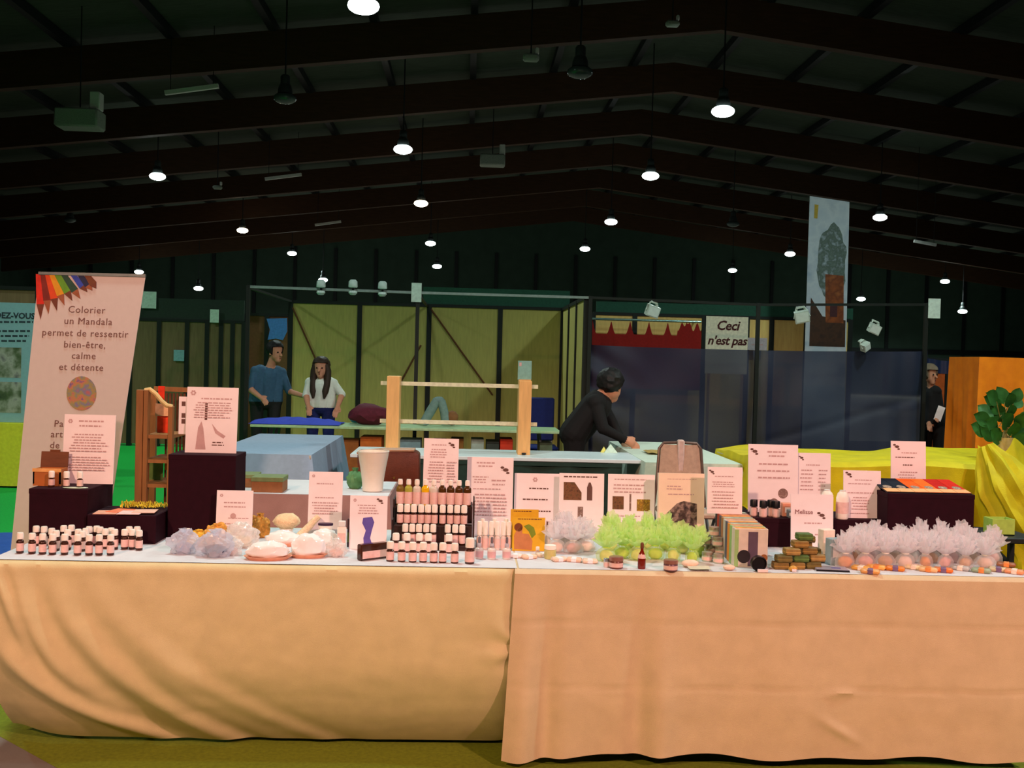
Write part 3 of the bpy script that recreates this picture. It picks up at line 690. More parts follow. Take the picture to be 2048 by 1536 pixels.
for i, (px0, px1, pyt, Y, lb) in enumerate(((1022, 1078, 1020, 4.36, 'yellow booklet standing behind the picture booklet'), (1026, 1091, 1036, 4.30, 'yellow booklet with brown and green cover picture'))):
    sp = [] if i == 0 else [('poly', [(.06, .95), (.05, .55), (.12, .4), (.2, .28), (.3, .3), (.3, .48), (.5, .5), (.62, .7), (.6, .97)], mat('cover_brown', (196, 130, 80), .6)), ('disc', .18, .3, .13, mat('cover_dark', (120, 62, 24), .6)), ('poly', [(.34, .26), (.5, .2), (.66, .3), (.72, .5), (.6, .62), (.5, .42)], mat('cover_leaf', (120, 140, 30), .6))]
    sign(px0, px1, pyt, Y, ZB, lb, sp + [(L, .1, .9, .02, .08, 1, m_dwood)], 6, m_yel, .006, 'booklet')['category'] = 'booklet'
p = T(1075, 1111); bottles('mini', lambda: bottle_proto('vial', .008, .036, m_label, m_label, m_cap, 'tiny white bottle before the picture booklet', None, .4), [p], z=1)
t = sign(1092, 1102, 1042, 4.33, ZB, 'narrow white card beside the yellow booklets', [('pic', .2, .12, .8, .6, m_inkd)], 4)
# fanned pale soaps by the front edge
m_soap = mat('soap_pale', (240, 208, 182), .5, .06)
for i, (px, py, c) in enumerate(((1030, 1115, (244, 224, 216)), (1058, 1117, (240, 200, 170)), (1086, 1113, (232, 214, 192)), (1118, 1122, (240, 204, 180)), (1148, 1123, (238, 196, 170)), (1180, 1126, (242, 210, 186)))):
    t = thing('soap_bar', ('white', 'tan', 'cream', 'peach', 'rosy', 'ivory')[i] + ' wrapped soap bar lying by the table edge', 'soap', T(px, py), random.uniform(-.5, .5)); k = .0155
    MB().box(-.030, .030, -.019, .019, 0, k, .005).build('bar', mat('soap_%d' % i, c, .45, .08, 50), t); MB().box(-.011, .011, -.0196, .0196, .0004, k + .0006, .002).build('wrapper', m_paper, t)
p = T(1100, 1117); t = thing('glass_jar', 'pale jar of yellow-green balm beside the white tulle bags', 'jar', p); MB().lathe([(.022, 0), (.024, .004), (.024, .034), (.02, .038)], seg=18).build('glass', mat('balm_jar', (206, 196, 120), .2, spec=.6), t); MB().lathe([(.0235, .038), (.0235, .054), (0, .055)], seg=18).build('lid', m_cap, t)

# ---- tulle bags
def tulle(kind, pxy, hpx, wpx, m, mc, label, group, seeds=4):
    for i, (px, py) in enumerate(pxy):
        p = T(px, py); k = K(p.y); key = (kind, i % seeds); lbl, grp = (label, group) if not callable(label) else label(i)
        if key not in proto:
            s = hash(kind) % 7 + i * 2.3 if False else len(kind) + i * 2.3
            t = thing('tulle_bag', lbl, 'bag', p, 0, grp); h, w_ = hpx * .0021, wpx * .0021 / 2
            pr = [(w_ * .55, 0), (w_ * .78, h * .05), (w_ * .80, h * .20), (w_ * .60, h * .34), (w_ * .28, h * .42)]
            MB().lathe(pr, seg=20, sy=.75, wob=lambda a, z: 1 + .10 * math.sin(a * 5 + s + z * 60) + .06 * math.sin(a * 9 + s * 2)).build('pouch', thin_mat('pouch_' + kind, (246, 244, 240) if kind != 'lime' else (224, 246, 150), .30, .5, .4), t, smooth=True)
            MB().blob((0, 0, h * .17), (w_ * .6, w_ * .45, h * .17), 2, .2, 3, int(s), -h * .165).build('contents', mc[i % len(mc)], t)
            rf = MB()
            for q in range(4):
                e = 1.0 - q * .2; ph = s + q * 1.7
                rf.lathe([(w_ * .26, h * .42), (w_ * .55 * e, h * (.47 + .06 * q)), (w_ * .90 * e, h * (.56 + .10 * q)), (w_ * 1.12 * e, h * (.66 + .13 * q))], seg=44, sy=.8, cap=False, wob=lambda a, z: 1 + max(0, min(1, (z / h - .42) * 4)) * (.17 * math.sin(a * 7 + ph) + .10 * math.sin(a * 13 + ph * 2)))
            for v in rf.bm.verts:
                g_ = max(0, min(1, (v.co.z / h - .42) * 3)); q_ = v.co * 48 + Vector((s, 0, 0)); v.co += Vector((noise.noise(q_) * .18 * w_, noise.noise(q_ + Vector((9, 0, 0))) * .18 * w_, noise.noise(q_ + Vector((0, 7, 0))) * h * .16)) * g_
            rf.build('ruffle', m, t, smooth=True)
            MB().lathe([(w_ * .28, h * .40), (w_ * .31, h * .42), (w_ * .28, h * .44)], seg=12, cap=False).build('ribbon', mat('ribbon_' + kind, (240, 240, 230) if kind != 'lime' else (200, 235, 90), .4), t)
            proto[key] = t
        else:
            o = dup(proto[key], p, random.uniform(-3, 3), lbl, grp); k_ = random.uniform(.92, 1.12); o.scale = (k_, k_, random.uniform(.9, 1.15))
m_tw = thin_mat('tulle_white', (244, 238, 240), .62, .6, .45)
m_tl = thin_mat('tulle_lime', (224, 252, 166), .62, .6, .45)
cont_l = [mat('content_pale', (230, 232, 150), .7, .2), mat('content_lime', (196, 226, 90), .7, .2)]
cont_w = [mat('soap_amber', (226, 150, 84), .5, .2), mat('soap_rose', (224, 176, 170), .5, .2), mat('soap_sand', (206, 168, 130), .5, .3), mat('soap_pearl', (236, 214, 200), .5, .1)]
tulle('white', [(1112, 1104), (1146, 1106), (1172, 1103), (1128, 1094), (1160, 1095)], 60, 46, m_tw, [cont_w[3], cont_w[1]], 'white tulle bag with ruffled top beside the lime bags', 'white tulle bags beside the lime ones', 3)
tulle('lime', [(1212, 1122), (1244, 1116), (1276, 1120), (1310, 1118), (1346, 1122), (1384, 1126), (1222, 1100), (1258, 1098), (1294, 1098), (1330, 1100), (1364, 1106), (1398, 1112)], 62, 46, m_tl, cont_l, lambda i: ('lime green tulle bag in the %s row of the green heap' % ('front' if i < 6 else 'back'), 'lime green tulle bags in the %s row' % ('front' if i < 6 else 'back')), 4)
tulle('pearl', [(1690 + 40 * i, 1134 + i // 3) for i in range(8)] + [(1706 + 39.5 * i, 1124 + i // 3) for i in range(8)] + [(1800, 1114), (1840, 1115), (1880, 1116), (1920, 1117), (1722, 1112), (1762, 1113)], 64, 46, m_tw, cont_w, lambda i: (lambda c, r: ('white tulle bag of %s soap %s' % (c, r), '%s soap tulle bags %s' % (c, r)))(('amber', 'rose', 'sand', 'pearl', 'amber', 'rose')[i % 6], 'in the front row behind the packets' if i < 8 else 'in the middle row of bags' if i < 16 else 'in the back row against the card box'), 6)
# ---- jars and bottle before the lime bags
def jar(px, py, r, h, glass, lid, label, group=None, name='balm_jar'):
    t = thing(name, label, 'jar', T(px, py), 0, group)
    MB().lathe([(r * .9, 0), (r, .003), (r, h * .6), (r * .9, h * .68)], seg=20).build('glass', glass, t)
    MB().lathe([(r * 1.02, h * .66), (r * 1.02, h * .97), (r * .9, h), (0, h)], seg=20).build('lid', lid, t)
    MB().lathe([(r * 1.012, h * .14), (r * 1.012, h * .5)], seg=20, cap=False).build('label_band', m_label, t); return t
m_tin = mat('tin_rose', (170, 120, 108), .3, .1, metal=.4)
jar(1232, 1136, .027, .045, mat('jar_brown', (120, 76, 66), .3), m_tin, 'brown jar with rosy lid before the lime tulle')
jar(1341, 1141, .027, .042, mat('jar_mauve', (110, 78, 92), .3), m_tin, 'mauve jar with rosy lid beside the little red bottle')
jar(1213, 1134, .012, .034, m_glassw, mat('lid_silver', (180, 190, 196), .25, metal=.7), 'tiny silver-lidded glass pot beside the brown jar')
t = thing('red_bottle', 'little red-brown glass bottle with pointed neck before lime tulle', 'bottle', T(1283, 1137))
MB().lathe([(.014, 0), (.0155, .003), (.0155, .042), (.012, .055), (.006, .068), (.0055, .08)], seg=16).build('glass', mat('red_glass', (120, 30, 14), .12, spec=.6), t); MB().lathe([(.0068, .078), (.0068, .094), (.004, .10), (0, .10)], seg=12).build('stopper', m_dwood, t); MB().lathe([(.0160, .040), (.0122, .055)], seg=16, cap=False).build('neck_label', m_label, t)
for i, (px, py, rx, lb) in enumerate(((1380, 1134, .034, 'big pale round soap before the lime tulle bags'), (1458, 1140, .024, 'small oval pale soap by the striped box'))):
    t = MB().blob((0, 0, rx * .42), (rx, rx * .75, rx * .45), 3, .06, 2, i, -rx * .42 + .0005).build('round_soap', m_soap, loc=T(px, py)); tag(t, lb, 'soap')
# glass jars heap
jr = [(1398, 1108, 0), (1420, 1106, 0), (1440, 1110, 0), (1414, 1122, 0), (1437, 1126, 0), (1412, 1107, 1), (1434, 1110, 1), (1426, 1108, 2), (1406, 1094, 0), (1424, 1093, 0)]
mjr = mat('jar_glass', (176, 186, 170), .12, .1, spec=.7); mlid = mat('lid_pewter', (176, 164, 150), .3, .1, metal=.5)
jp = None
for px, py, lv in jr:
    p = T(px, py); p.z += lv * .0385; 
    if jp is None:
        jp = jar(px, py, .021, .038, mjr, mlid, 'low glass jar with pewter lid in the jar heap', 'low glass jars beside the slim boxes'); jp.location = p
    else: dup(jp, p, random.uniform(0, 3))
t = thing('leaf_card', 'folded pale leaf-shaped card overhanging the table edge', 'card', (XY(1397, 3.985, 1140), 3.985, ZB + .001))
MB().grid(8, 5, lambda a, b: ((a - .5) * .085, (b - .5) * .06 - .015, .004 + .010 * abs(b - .5) - .010 * max(0, .35 - b) * (1 - abs(a - .3)))).build('card_sheet', mat('card_sage', (206, 196, 170), .6), t)

# ---- row of slim boxes
b0, b1 = T(1511, 1142), T(1455, 1090)
spines = [(216, 206, 190), (150, 190, 120), (226, 140, 50), (86, 92, 110), (200, 196, 186), (170, 120, 70), (90, 84, 88), (176, 62, 36), (60, 52, 54)]
names = ['white front box with purple stripe and dark discs', 'green slim box', 'orange slim box', 'slate slim box', 'ivory slim box', 'brown slim box', 'charcoal slim box', 'red slim box', 'black slim box']
for i in range(9):
    p = b0.lerp(Vector((b1.x, 4.43, b1.z)), i / 8.)
    p.y = 4.035 + i * .052
    lb = names[i] + (' heading the row of boxes' if i == 0 else ' standing in the row of slim boxes')
    t = thing('slim_box', lb, 'box', (p.x, p.y, ZB), math.radians(0)); hh = ZROW - ZB - .0005
    MB().box(-.066, .066, 0, .046, 0, hh, .0015).build('body', mat('box_%d' % i, spines[i], .5, .08), t, smooth=False)
    MB().box(-.060, .060, .004, .042, hh, hh + .0004).build('top_label', mat('box_top_%d' % (i % 3), [(226, 150, 70), (200, 150, 120), (170, 176, 150)][i % 3], .5, .3, 40), t, smooth=False)
    if i == 0:
        MB().box(-.012, .026, -.0008, 0, .004, hh - .012).build('stripe', mat('stripe_purple', (92, 76, 92), .5), t, smooth=False)
        MB().box(-.0655, -.05, -.0008, 0, .002, hh - .004).build('green_edge', mat('box_1', spines[1], .5), t, smooth=False)
        for x, z, r, c in ((-.028, .042, .026, (40, 34, 36)), (.052, .038, .014, (150, 96, 50))):
            MB().lathe([(r, 0), (r, .0006)], (x, -.0014, z), 20, axis=(0, 1, 0)).build('printed_disc', mat('disc_%d' % c[0], c, .5), t, smooth=False)
t = thing('black_candle', 'short black round tin leaning against the white front box', 'tin', T(1516, 1142)); MB().lathe([(.030, 0), (.030, .020), (.026, .022), (.024, .016), (0, .016)], (0, .006, .0305), 24, axis=(0, -1, 0)).build('body', m_black, t)
t = MB().box(-.02, .02, -.001, .008, 0, .012, .001).build('price_tag', m_paper, loc=T(1526, 1145)); tag(t, 'small white price tag at the foot of the black tin', 'tag')

# ---- black-capped bottles on riser e
bottles('blackcap', lambda: bottle_proto('balm_bottle', .0165, .072, mat('pale_balm', (206, 170, 160), .4), m_label, m_black, 'pale bottle with black cap on the aubergine riser', 'black-capped bottles on the riser', .42, 1.0, (.06, .5)), [Vector((XY(px, Y, 1030), Y, ze)) for px, Y in ((1507, 4.56), (1526, 4.53), (1541, 4.56), (1552, 4.53))], z=1)
for i, (px, c, h) in enumerate(((1571, (222, 150, 120), .058), (1580, (110, 120, 124), .034))):
    t = thing('balm_box', ('peach', 'grey')[i] + ' little box beside the black-capped bottles', 'box', (XY(px, 4.54 + .045 * (1 - i), 1030), 4.53 + .045 * (1 - i), ze)); MB().box(-.022 + .008 * i, .022 - .008 * i, -.018, .018, 0, h, .002).build('body', mat('balmbox_%d' % i, c, .5), t, smooth=False); MB().box(-.012, .012, -.0188, -.018, h * .3, h * .7).build('label_band', m_paper, t, smooth=False)
# tall white bottles on riser f
for i, px in enumerate((1653, 1684)):
    zz = ze if i == 0 else zf
    t = thing('lotion_bottle', 'white rounded lotion bottle ' + ('beside the honey card' if i == 0 else 'beside the sign on the low riser'), 'bottle', (XY(px, 4.53, 1030), 4.53, zz)); r = .027
    MB().lathe([(r * .9, 0), (r, .006), (r, .092), (r * .8, .112), (r * .45, .122)], seg=20).build('body', m_cap, t); MB().lathe([(r * .5, .120), (r * .5, .126), (0, .127)], seg=14).build('cap', m_white, t); MB().lathe([(r * 1.01, .025), (r * 1.01, .075)], seg=20, cap=False).build('label_band', m_label, t)
# ---- stacked soaps
rows = [(0, [(1560, 1137), (1592, 1137), (1624, 1136), (1576, 1122), (1608, 1121), (1640, 1122)]), (1, [(1566, 1137), (1600, 1136), (1632, 1135), (1590, 1121), (1624, 1121)]), (2, [(1582, 1136), (1616, 1134), (1606, 1121)]), (3, [(1598, 1134), (1612, 1122)]), (4, [(1606, 1132)])]
sc = [(122, 96, 44), (138, 108, 52), (104, 92, 44), (78, 106, 48), (150, 122, 66)]
sp_ = {}
for lv, ps in rows:
    for j, (px, py) in enumerate(ps):
        ci = (lv * 2 + j) % 5; p = T(px, py); p.z += lv * .0262
        if ci not in sp_:
            t = thing('soap_block', ('olive brown', 'honey brown', 'mossy brown', 'green', 'tan')[ci] + ' soap block in the stacked soaps', 'soap', p, random.uniform(-.06, .06), ('olive brown', 'honey brown', 'mossy brown', 'green', 'tan')[ci] + ' stacked soap blocks')
            MB().box(-.029, .029, -.024, .024, 0, .026, .003).build('block', mat('soapblock_%d' % ci, sc[ci], .6, .2, 40, .2, 120), t); MB().box(-.0293, .0293, -.0243, .0243, .009, .015, .001).build('paper_band', mat('band_%d' % ci, tuple(int(v * 1.25) for v in sc[ci]), .7), t); sp_[ci] = t
        else: dup(sp_[ci], p, random.uniform(-.06, .06))
t = thing('amber_soap', 'small amber soap lump by the table edge before soap blocks', 'soap', T(1586, 1143)); MB().blob((0, 0, .011), (.017, .014, .012), 2, .2, 2, 3, -.0105).build('lump', mat('amber_lump', (214, 160, 70), .3), t); MB().box(-.008, .008, -.015, -.013, .002, .012).build('label_band', m_paper, t, smooth=False)
t = thing('slate_tile', 'flat grey tile with dark blue mark lying at the edge', 'tile', T(1662, 1140), -.12); MB().box(-.062, .062, -.035, .035, 0, .009, .002).build('tile_body', mat('tile_grey', (150, 146, 160), .3), t, smooth=False); MB().box(.0, .035, -.012, .006, .009, .0095).build('mark', mat('tile_blue', (80, 74, 150), .4), t, smooth=False); MB().box(-.063, .063, -.036, -.033, 0, .007).build('edge', m_black, t, smooth=False)
for i, (px, Y, w_, h, c, lb) in enumerate(((1652, 4.23, .028, .125, (238, 226, 208), 'tall ivory carton between soap blocks and tulle bags'), (1668, 4.13, .028, .105, (150, 170, 176), 'blue-grey carton between soap blocks and tulle bags'), (1690, 4.17, .026, .10, (240, 200, 190), 'pink carton beside the blue-grey carton'))):
    t = thing('soap_carton', lb, 'box', (XY(px, Y, 1100), Y, ZB), .3); MB().box(-w_, w_, -.02, .02, 0, h, .002).build('body', mat('carton_%d' % i, c, .5), t, smooth=False); MB().box(-w_ * .7, w_ * .7, -.0206, -.02, h * .3, h * .7).build('label_band', m_paper, t, smooth=False)
# ---- fan of soap packets at the front right
pk = [(1722, 1143, (222, 160, 70), 'amber'), (1752, 1141, (236, 178, 90), 'honey'), (1790, 1144, (222, 130, 40), 'orange'), (1828, 1141, (240, 222, 180), 'cream'), (1856, 1146, (232, 186, 130), 'sand'), (1886, 1147, (226, 120, 50), 'rust'), (1920, 1143, (180, 180, 176), 'pale grey'), (1962, 1148, (150, 170, 140), 'sage green'), (1996, 1146, (206, 190, 150), 'straw'), (2028, 1150, (236, 160, 110), 'apricot'), (2012, 1136, (150, 96, 60), 'cocoa'), (1740, 1150, (230, 170, 100), 'golden')]
for i, (px, py, c, nm) in enumerate(pk):
    t = thing('soap_packet', nm + ' wrapped soap packet in the fan along the front edge', 'soap', T(px, py - 3), -.6 + .1 * (i % 3))
    MB().box(-.036, .036, -.02, .02, 0, .017, .006).build('bar', mat('packet_%d' % i, c, .35, .15, 40), t); MB().box(-.010, .012, -.0206, .0206, .0004, .0178, .002).build('wrapper', mat('packet_band_%d' % (i % 3), [(238, 220, 200), (226, 140, 70), (120, 96, 130)][i % 3], .5), t)

# ---- tray of cards on the big box
xa, xb = XY(1776, 4.45, 985), XY(1946, 4.45, 985); W = xb - xa
t = thing('card_tray', 'tilted tray of navy orange and red cards on the box', 'tray', ((xa + xb) / 2, 4.46, zt_ + .0005)); 
Rt = Matrix.Rotation(math.radians(9), 4, 'X')
mb = MB().box(-W / 2, W / 2, 0, .225, 0, .004); mb.bm.transform(Rt); mb.build('tray_base', m_dark, t, smooth=False)
MB().prism([(-W / 2, .20, 0), (-W / 2, .222, 0), (-W / 2, .222, .034), (-W / 2, .20, .031)], (W, 0, 0)).build('tray_back', m_purple, t, smooth=False)
ccol = [(26, 34, 48), (26, 34, 48), (240, 96, 30), (244, 110, 36), (190, 34, 26), (206, 44, 30)]
for i in range(6):
    x0 = -W / 2 + W * i / 6; x1 = x0 + W / 6 - .002
    mb = MB().box(x0, x1, .002, .22, .004, .0055); mb.bm.transform(Rt); cd_ = mb.build('card', mat('card_%d' % i, ccol[i], .85, spec=.1), t, smooth=False)
    mb = MB().box(x0, x1, .001, .055, .0055, .0062); mb.bm.transform(Rt); mb.build('card_strip', mat('card_peach', (240, 176, 110), .5, .1), cd_, smooth=False)
    mb = MB().lathe([(.019, 0), (.019, .0008)], ((x0 + x1) / 2, .078, .0056), 20, sy=1.2); mb.bm.transform(Rt); mb.build('card_picture', photo_mat('card_pic', [(190, 170, 150), (120, 96, 80), (220, 200, 170)], 90), cd_, smooth=False)

# ================================================================= BEHIND THE STALL
def draped(x0, x1, y0, y1, z, drop, m, label, flare=.04, amp=.02, k=9, name='tablecloth', rad=.02, seed=0, ztop=None, cat='tablecloth'):
    """cloth over a rectangular top with a pleated skirt"""
    n = 120; cx, cy = (x0 + x1) / 2, (y0 + y1) / 2; hx, hy = (x1 - x0) / 2, (y1 - y0) / 2; per = 4 * (hx + hy)
    def pt(s):
        d = s * per
        for a, b in (((-hx, -hy), (hx, -hy)), ((hx, -hy), (hx, hy)), ((hx, hy), (-hx, hy)), ((-hx, hy), (-hx, -hy))):
            l_ = math.hypot(b[0] - a[0], b[1] - a[1])
            if d <= l_ + 1e-9: q = d / l_; return Vector((a[0] + (b[0] - a[0]) * q, a[1] + (b[1] - a[1]) * q))
            d -= l_
        return Vector((-hx, -hy))
    mb = MB(); rings = []
    for j, t in enumerate((0, .02, .15, .35, .6, .85, 1)):
        ring = []
        for i in range(n):
            p = pt(i / n); e = p.copy(); L_ = max(abs(p.x) / hx, abs(p.y) / hy)
            cor = min(1, max(0, (min(abs(p.x) / hx, abs(p.y) / hy) - .8) * 5))
            nrm = Vector((p.x / hx if abs(p.x) / hx > .999 else p.x / hx * cor, p.y / hy if abs(p.y) / hy > .999 else p.y / hy * cor))
            nrm = nrm.normalized() if nrm.length > 0 else nrm
            s_ = i / n * per
            o = .004 + flare * t + amp * t * (math.sin(s_ * k + seed) + .6 * math.sin(s_ * k * 2.3 + seed * 2)) + .06 * cor * t
            q = p + nrm * o; ring.append(mb.bm.verts.new((q.x, q.y, z + .006 - drop * t - (0 if j else 0))))
        rings.append(ring)
    for a, b in zip(rings, rings[1:]):
        for i in range(n): mb.bm.faces.new((a[i], a[(i + 1) % n], b[(i + 1) % n], b[i]))
    mb.bm.faces.new(rings[0])
    return tag(mb.build(name, m, loc=(cx, cy, 0)), label, cat)

# ---- rear table of this stall
m_clb = mat('cloth_white', (226, 216, 210), .9, .05, 14, .2, 400)
m_clm = mat('cloth_mauve', (168, 132, 128), .9, .06, 14, .2, 400)
xa, xb = XY(345, 5.94, 990), XY(778, 5.94, 990)
folding_table(xa, xb, 5.95, 6.65, .735, 'folding table under the mauve cloth behind the tall aubergine box')
draped(xa, xb, 5.95, 6.65, .735, .62, m_clm, 'mauve cloth over the rear table carrying the frosted vase')
tag(MB().grid(30, 8, lambda u, v: (xa + .005 + (xb - xa - .01) * u, 5.955 + .69 * v, .7416)).build('white_top_sheet', m_tp), 'white sheet painting the overhead light on the rear table top', 'paper')  # added white sheet: overhead light on the mauve cloth top, put into colour
for i, (px, py, w_, d, h) in enumerate(((488, 975, .13, .16, .075), (534, 985, .175, .17, .085))):
    p = atZ(px, py, .742); t = thing('kraft_box', ('small', 'larger')[i] + ' kraft box with green lid on the rear table', 'box', (p.x, p.y + .08, .7422))
    MB().cbox(0, 0, 0, w_, d, h * .75, .002).build('body', mat('kraft', (140, 92, 56), .8), t, smooth=False); MB().cbox(0, 0, h * .72, w_ + .006, d + .006, h * .3, .002).build('lid', mat('lid_green', (112, 128, 84), .7), t, smooth=False)
p = Vector((XY(744, 6.12, 990), 6.15, .742)); t = thing('vase', 'tall frosted white vase flaring upwards on the rear table', 'vase', p)
MB().lathe([(.052, 0), (.060, .006), (.062, .05), (.075, .14), (.088, .21), (.091, .235), (.086, .236), (.072, .14), (.056, .03), (0, .02)], seg=28).build('vase_body', mat('frosted_white', (240, 230, 214), .4, .02), t)
MB().lathe([(.089, .228), (.093, .232), (.093, .238), (.088, .238)], seg=28, cap=False).build('rim', m_cap, t)
p = Vector((XY(708, 6.2, 980), 6.25, .742)); t = thing('green_bag', 'small crumpled green bag beside the frosted vase', 'bag', p); MB().blob((0, 0, .05), (.05, .04, .06), 3, .2, 3, 2, -.0495, .2).build('bag_body', mat('bag_green', (90, 140, 90), .6), t); MB().lathe([(.01, .1), (.02, .125)], seg=10, cap=False, wob=lambda a, z: 1 + .3 * math.sin(4 * a)).build('bag_neck', mat('bag_green', (0, 0, 0)), t)

# ---- pale blue draped table set lengthwise
xa, xb = XY(415, 7.9, 910), XY(622, 7.9, 910)
folding_table(xa, xb, 7.9, 9.9, .775, 'folding table under the pale blue cloth behind the stall')
draped(xa, xb, 7.9, 9.9, .775, .7, mat('cloth_blue_white', (150, 172, 196), .9, .05), 'pale blue cloth over the long table behind the stall', .10, .012, 7)

# ---- brown leather bag on a stool
bx = XY(778, 7.1, 920); t = thing('stool', 'round wooden stool under the brown leather bag', 'stool', (bx, 7.15, 0))
MB().lathe([(.17, .54), (.18, .55), (.18, .575), (.17, .58), (0, .58)], seg=24).build('seat', m_wood, t)
for a in range(4): MB().tube([(.11 * math.cos(a * PI / 2 + .7), .11 * math.sin(a * PI / 2 + .7), .55), (.17 * math.cos(a * PI / 2 + .7), .17 * math.sin(a * PI / 2 + .7), 0)], .014, 8).build('leg', m_wood, t)
t = thing('leather_bag', 'brown leather bag with slanted open top on the stool', 'bag', (bx, 7.15, .58)); m_lea = mat('leather_brown', (96, 44, 26), .45, .15, 20, .1, 100)
k7 = K(7.1)
prof = [(-.19, 0), (.17, 0), (.21, .10), (.205, .30), (.17, .32), (-.05, .315), (-.21, .295), (-.20, .12)]
mb = MB().prism([(x, -.09, z) for x, z in prof], (0, .18, 0)); mb._bev(mb.bm.verts[:], .012, 2); mb.build('bag_body', m_lea, t)
MB().prism([(-.21, -.095, .293), (-.05, -.095, .314), (.17, -.095, .319), (.17, -.095, .328), (-.05, -.095, .324), (-.215, -.095, .303)], (0, .19, 0)).build('top_edge', mat('leather_tan', (176, 128, 96), .5), t, smooth=False)
MB().lathe([(.008, 0), (.008, .004)], (.04, -.094, .14), 12, axis=(0, -1, 0)).build('stud', mat('brass', (170, 130, 70), .3, metal=.8), t)

# ---- white table with the wooden shelf
xa, xb = XY(700, 8.45, 915), XY(1287, 8.45, 918)
m_wt = mat('white_laminate', (214, 232, 236), .35, .03)
folding_table(xa, xb, 8.45, 9.15, .745, 'long white-topped table carrying the wooden shelf', top=m_wt)
m_dgc = mat('cloth_bottle_green', (34, 58, 50), .9, .1)
o = MB().grid(90, 10, lambda a, b: (xa + .25 + (xb - xa - .42) * a, 8.47 + .018 * b * math.sin(a * 70) + .01 * math.sin(a * 31), .713 - b * .66)).build('table_skirt', m_dgc); tag(o, 'bottle green skirt hung along the white-topped table', 'cloth')
o = MB().box(xa + .25, xb - .17, 8.455, 8.468, .68, .712).build('skirt_band', m_dgc, o, smooth=False)
ys = 8.8; xl, xr = XY(787, ys, 830), XY(1048, ys, 830)
t = thing('wooden_shelf', 'bare wooden shelf with two thick posts and crossing rods', 'shelf', ((xl + xr) / 2, ys, .745)); w_ = (xr - xl) / 2
m_lw = mat('light_timber', (226, 178, 112), .6, .1, 6, stretch=(6, 6, 1))
hz = ZY(787, 752, ys) - .745
for s in (-1, 1): MB().cbox(s * w_, .0, 0, .105, .24, hz - (.0 if s < 0 else .01), .003).build('post', m_lw, t, smooth=False)
for z in (hz - .06, hz - .375): MB().bar((-w_ - .11, -.02, z), (w_ + .11, -.02, z), .018, .032).build('rod', mat('rod_pale', (214, 214, 180), .5), t, smooth=False)
MB().lathe([(.018, 0), (.018, .012), (0, .014)], (w_, -.13, .006), 10).build('screw_foot', m_dark, t)
p = Vector((xr, ys, .745 + hz - .01)); t = thing('card_stand', 'small teal card standing on top of the shelf post', 'sign', p); MB().box(-.06, .055, .02, .026, .006, .165).build('card', mat('card_teal', (120, 168, 160), .6), t, smooth=False); MB().box(-.05, .05, 0, .05, 0, .008).build('foot', m_wood, t, smooth=False); MB().box(-.05, -.03, .0192, .02, .12, .15).build('print', m_ink, t, smooth=False)
for i, (px, py) in enumerate(((1222, 898), (1208, 897))):
    p = atZ(px, py + 8, .746); t = MB().prism([(-.06, 0, 0), (.06, 0, 0), (.0, .03, .075)] if i == 0 else [(-.03, 0, 0), (.03, 0, 0), (0, .01, .05)], (0, .02, 0)).build('folded_paper', mat('paper_mint', (200, 232, 214), .7) if i == 0 else mat('paper_lemon', (226, 226, 120), .7), loc=p, smooth=False); tag(t, ('folded mint paper tent on the white table beside a hand', 'tiny lemon paper tent on the white table')[i], 'paper')

# ---- pale lengthwise table on the right
xa, xb = XY(1292, 8.25, 930), XY(1484, 8.25, 935)
folding_table(xa, xb, 8.25, 10.4, .742, 'folding table under the pale mint cloth behind the chair')
draped(xa, xb, 8.25, 10.4, .742, .68, mat('cloth_mint', (206, 222, 206), .9, .05), 'pale mint cloth over the lengthwise table behind the chair', .05, .015, 8)
p = atZ(1330, 907, .75); t = MB().grid(14, 10, lambda a, b: ((a - .5) * .34, (b - .5) * .3, .012 + .05 * max(0, .5 - abs(b - .5)) * abs(math.sin(a * 5)) + .006 * math.sin(a * 17))).build('brown_wrap', mat('kraft_wrap', (186, 160, 96), .8), loc=p); tag(t, 'crumpled brown wrapping paper lying on the mint cloth', 'paper')

# ---- folding chair
t = thing('folding_chair', 'folding chair with beige padded back before the mint table', 'chair', (XY(1362, 7.75, 930), 7.75, 0)); m_pad = mat('beige_pad', (186, 156, 134), .7, .1, 30, .2, 200)
cw = .165; zt2 = ZY(1360, 886, 7.75); zb_ = ZY(1360, 950, 7.75)
MB().grid(12, 10, lambda a, b: ((a - .5) * 2 * cw * (.86 + .14 * (1 - b)), .02 - .03 * (1 - (2 * a - 1) ** 2) + .03 * b, zb_ - .06 + (zt2 - zb_ + .045) * b)).build('backrest', m_pad, t)
MB().tube([(-cw - .03, .02, .45), (-cw - .012, .02, .62), (-cw * .95, .05, zt2 - .045), (-cw * .75, .055, zt2 - .005), (0, .055, zt2), (cw * .75, .055, zt2 - .005), (cw * .95, .05, zt2 - .045), (cw + .012, .02, .62), (cw + .03, .02, .45)], .012, 8).build('back_frame', mat('frame_taupe', (110, 92, 84), .4, metal=.4), t)
MB().box(-.025, .025, .0, .07, zb_ - .05, zt2 + .022, .01).build('back_strap', mat('strap_pink', (206, 180, 170), .7), t)
MB().box(-cw - .02, cw + .02, -.36, .03, .43, .47, .012).build('seat', m_pad, t)
for s in (-1, 1):
    MB().tube([(s * (cw + .03), .02, .46), (s * (cw + .035), -.32, 0.0)], .012, 8).build('leg', m_grey, t); MB().tube([(s * (cw + .03), -.30, .44), (s * (cw + .035), .12, 0.0)], .012, 8).build('leg', m_grey, t)

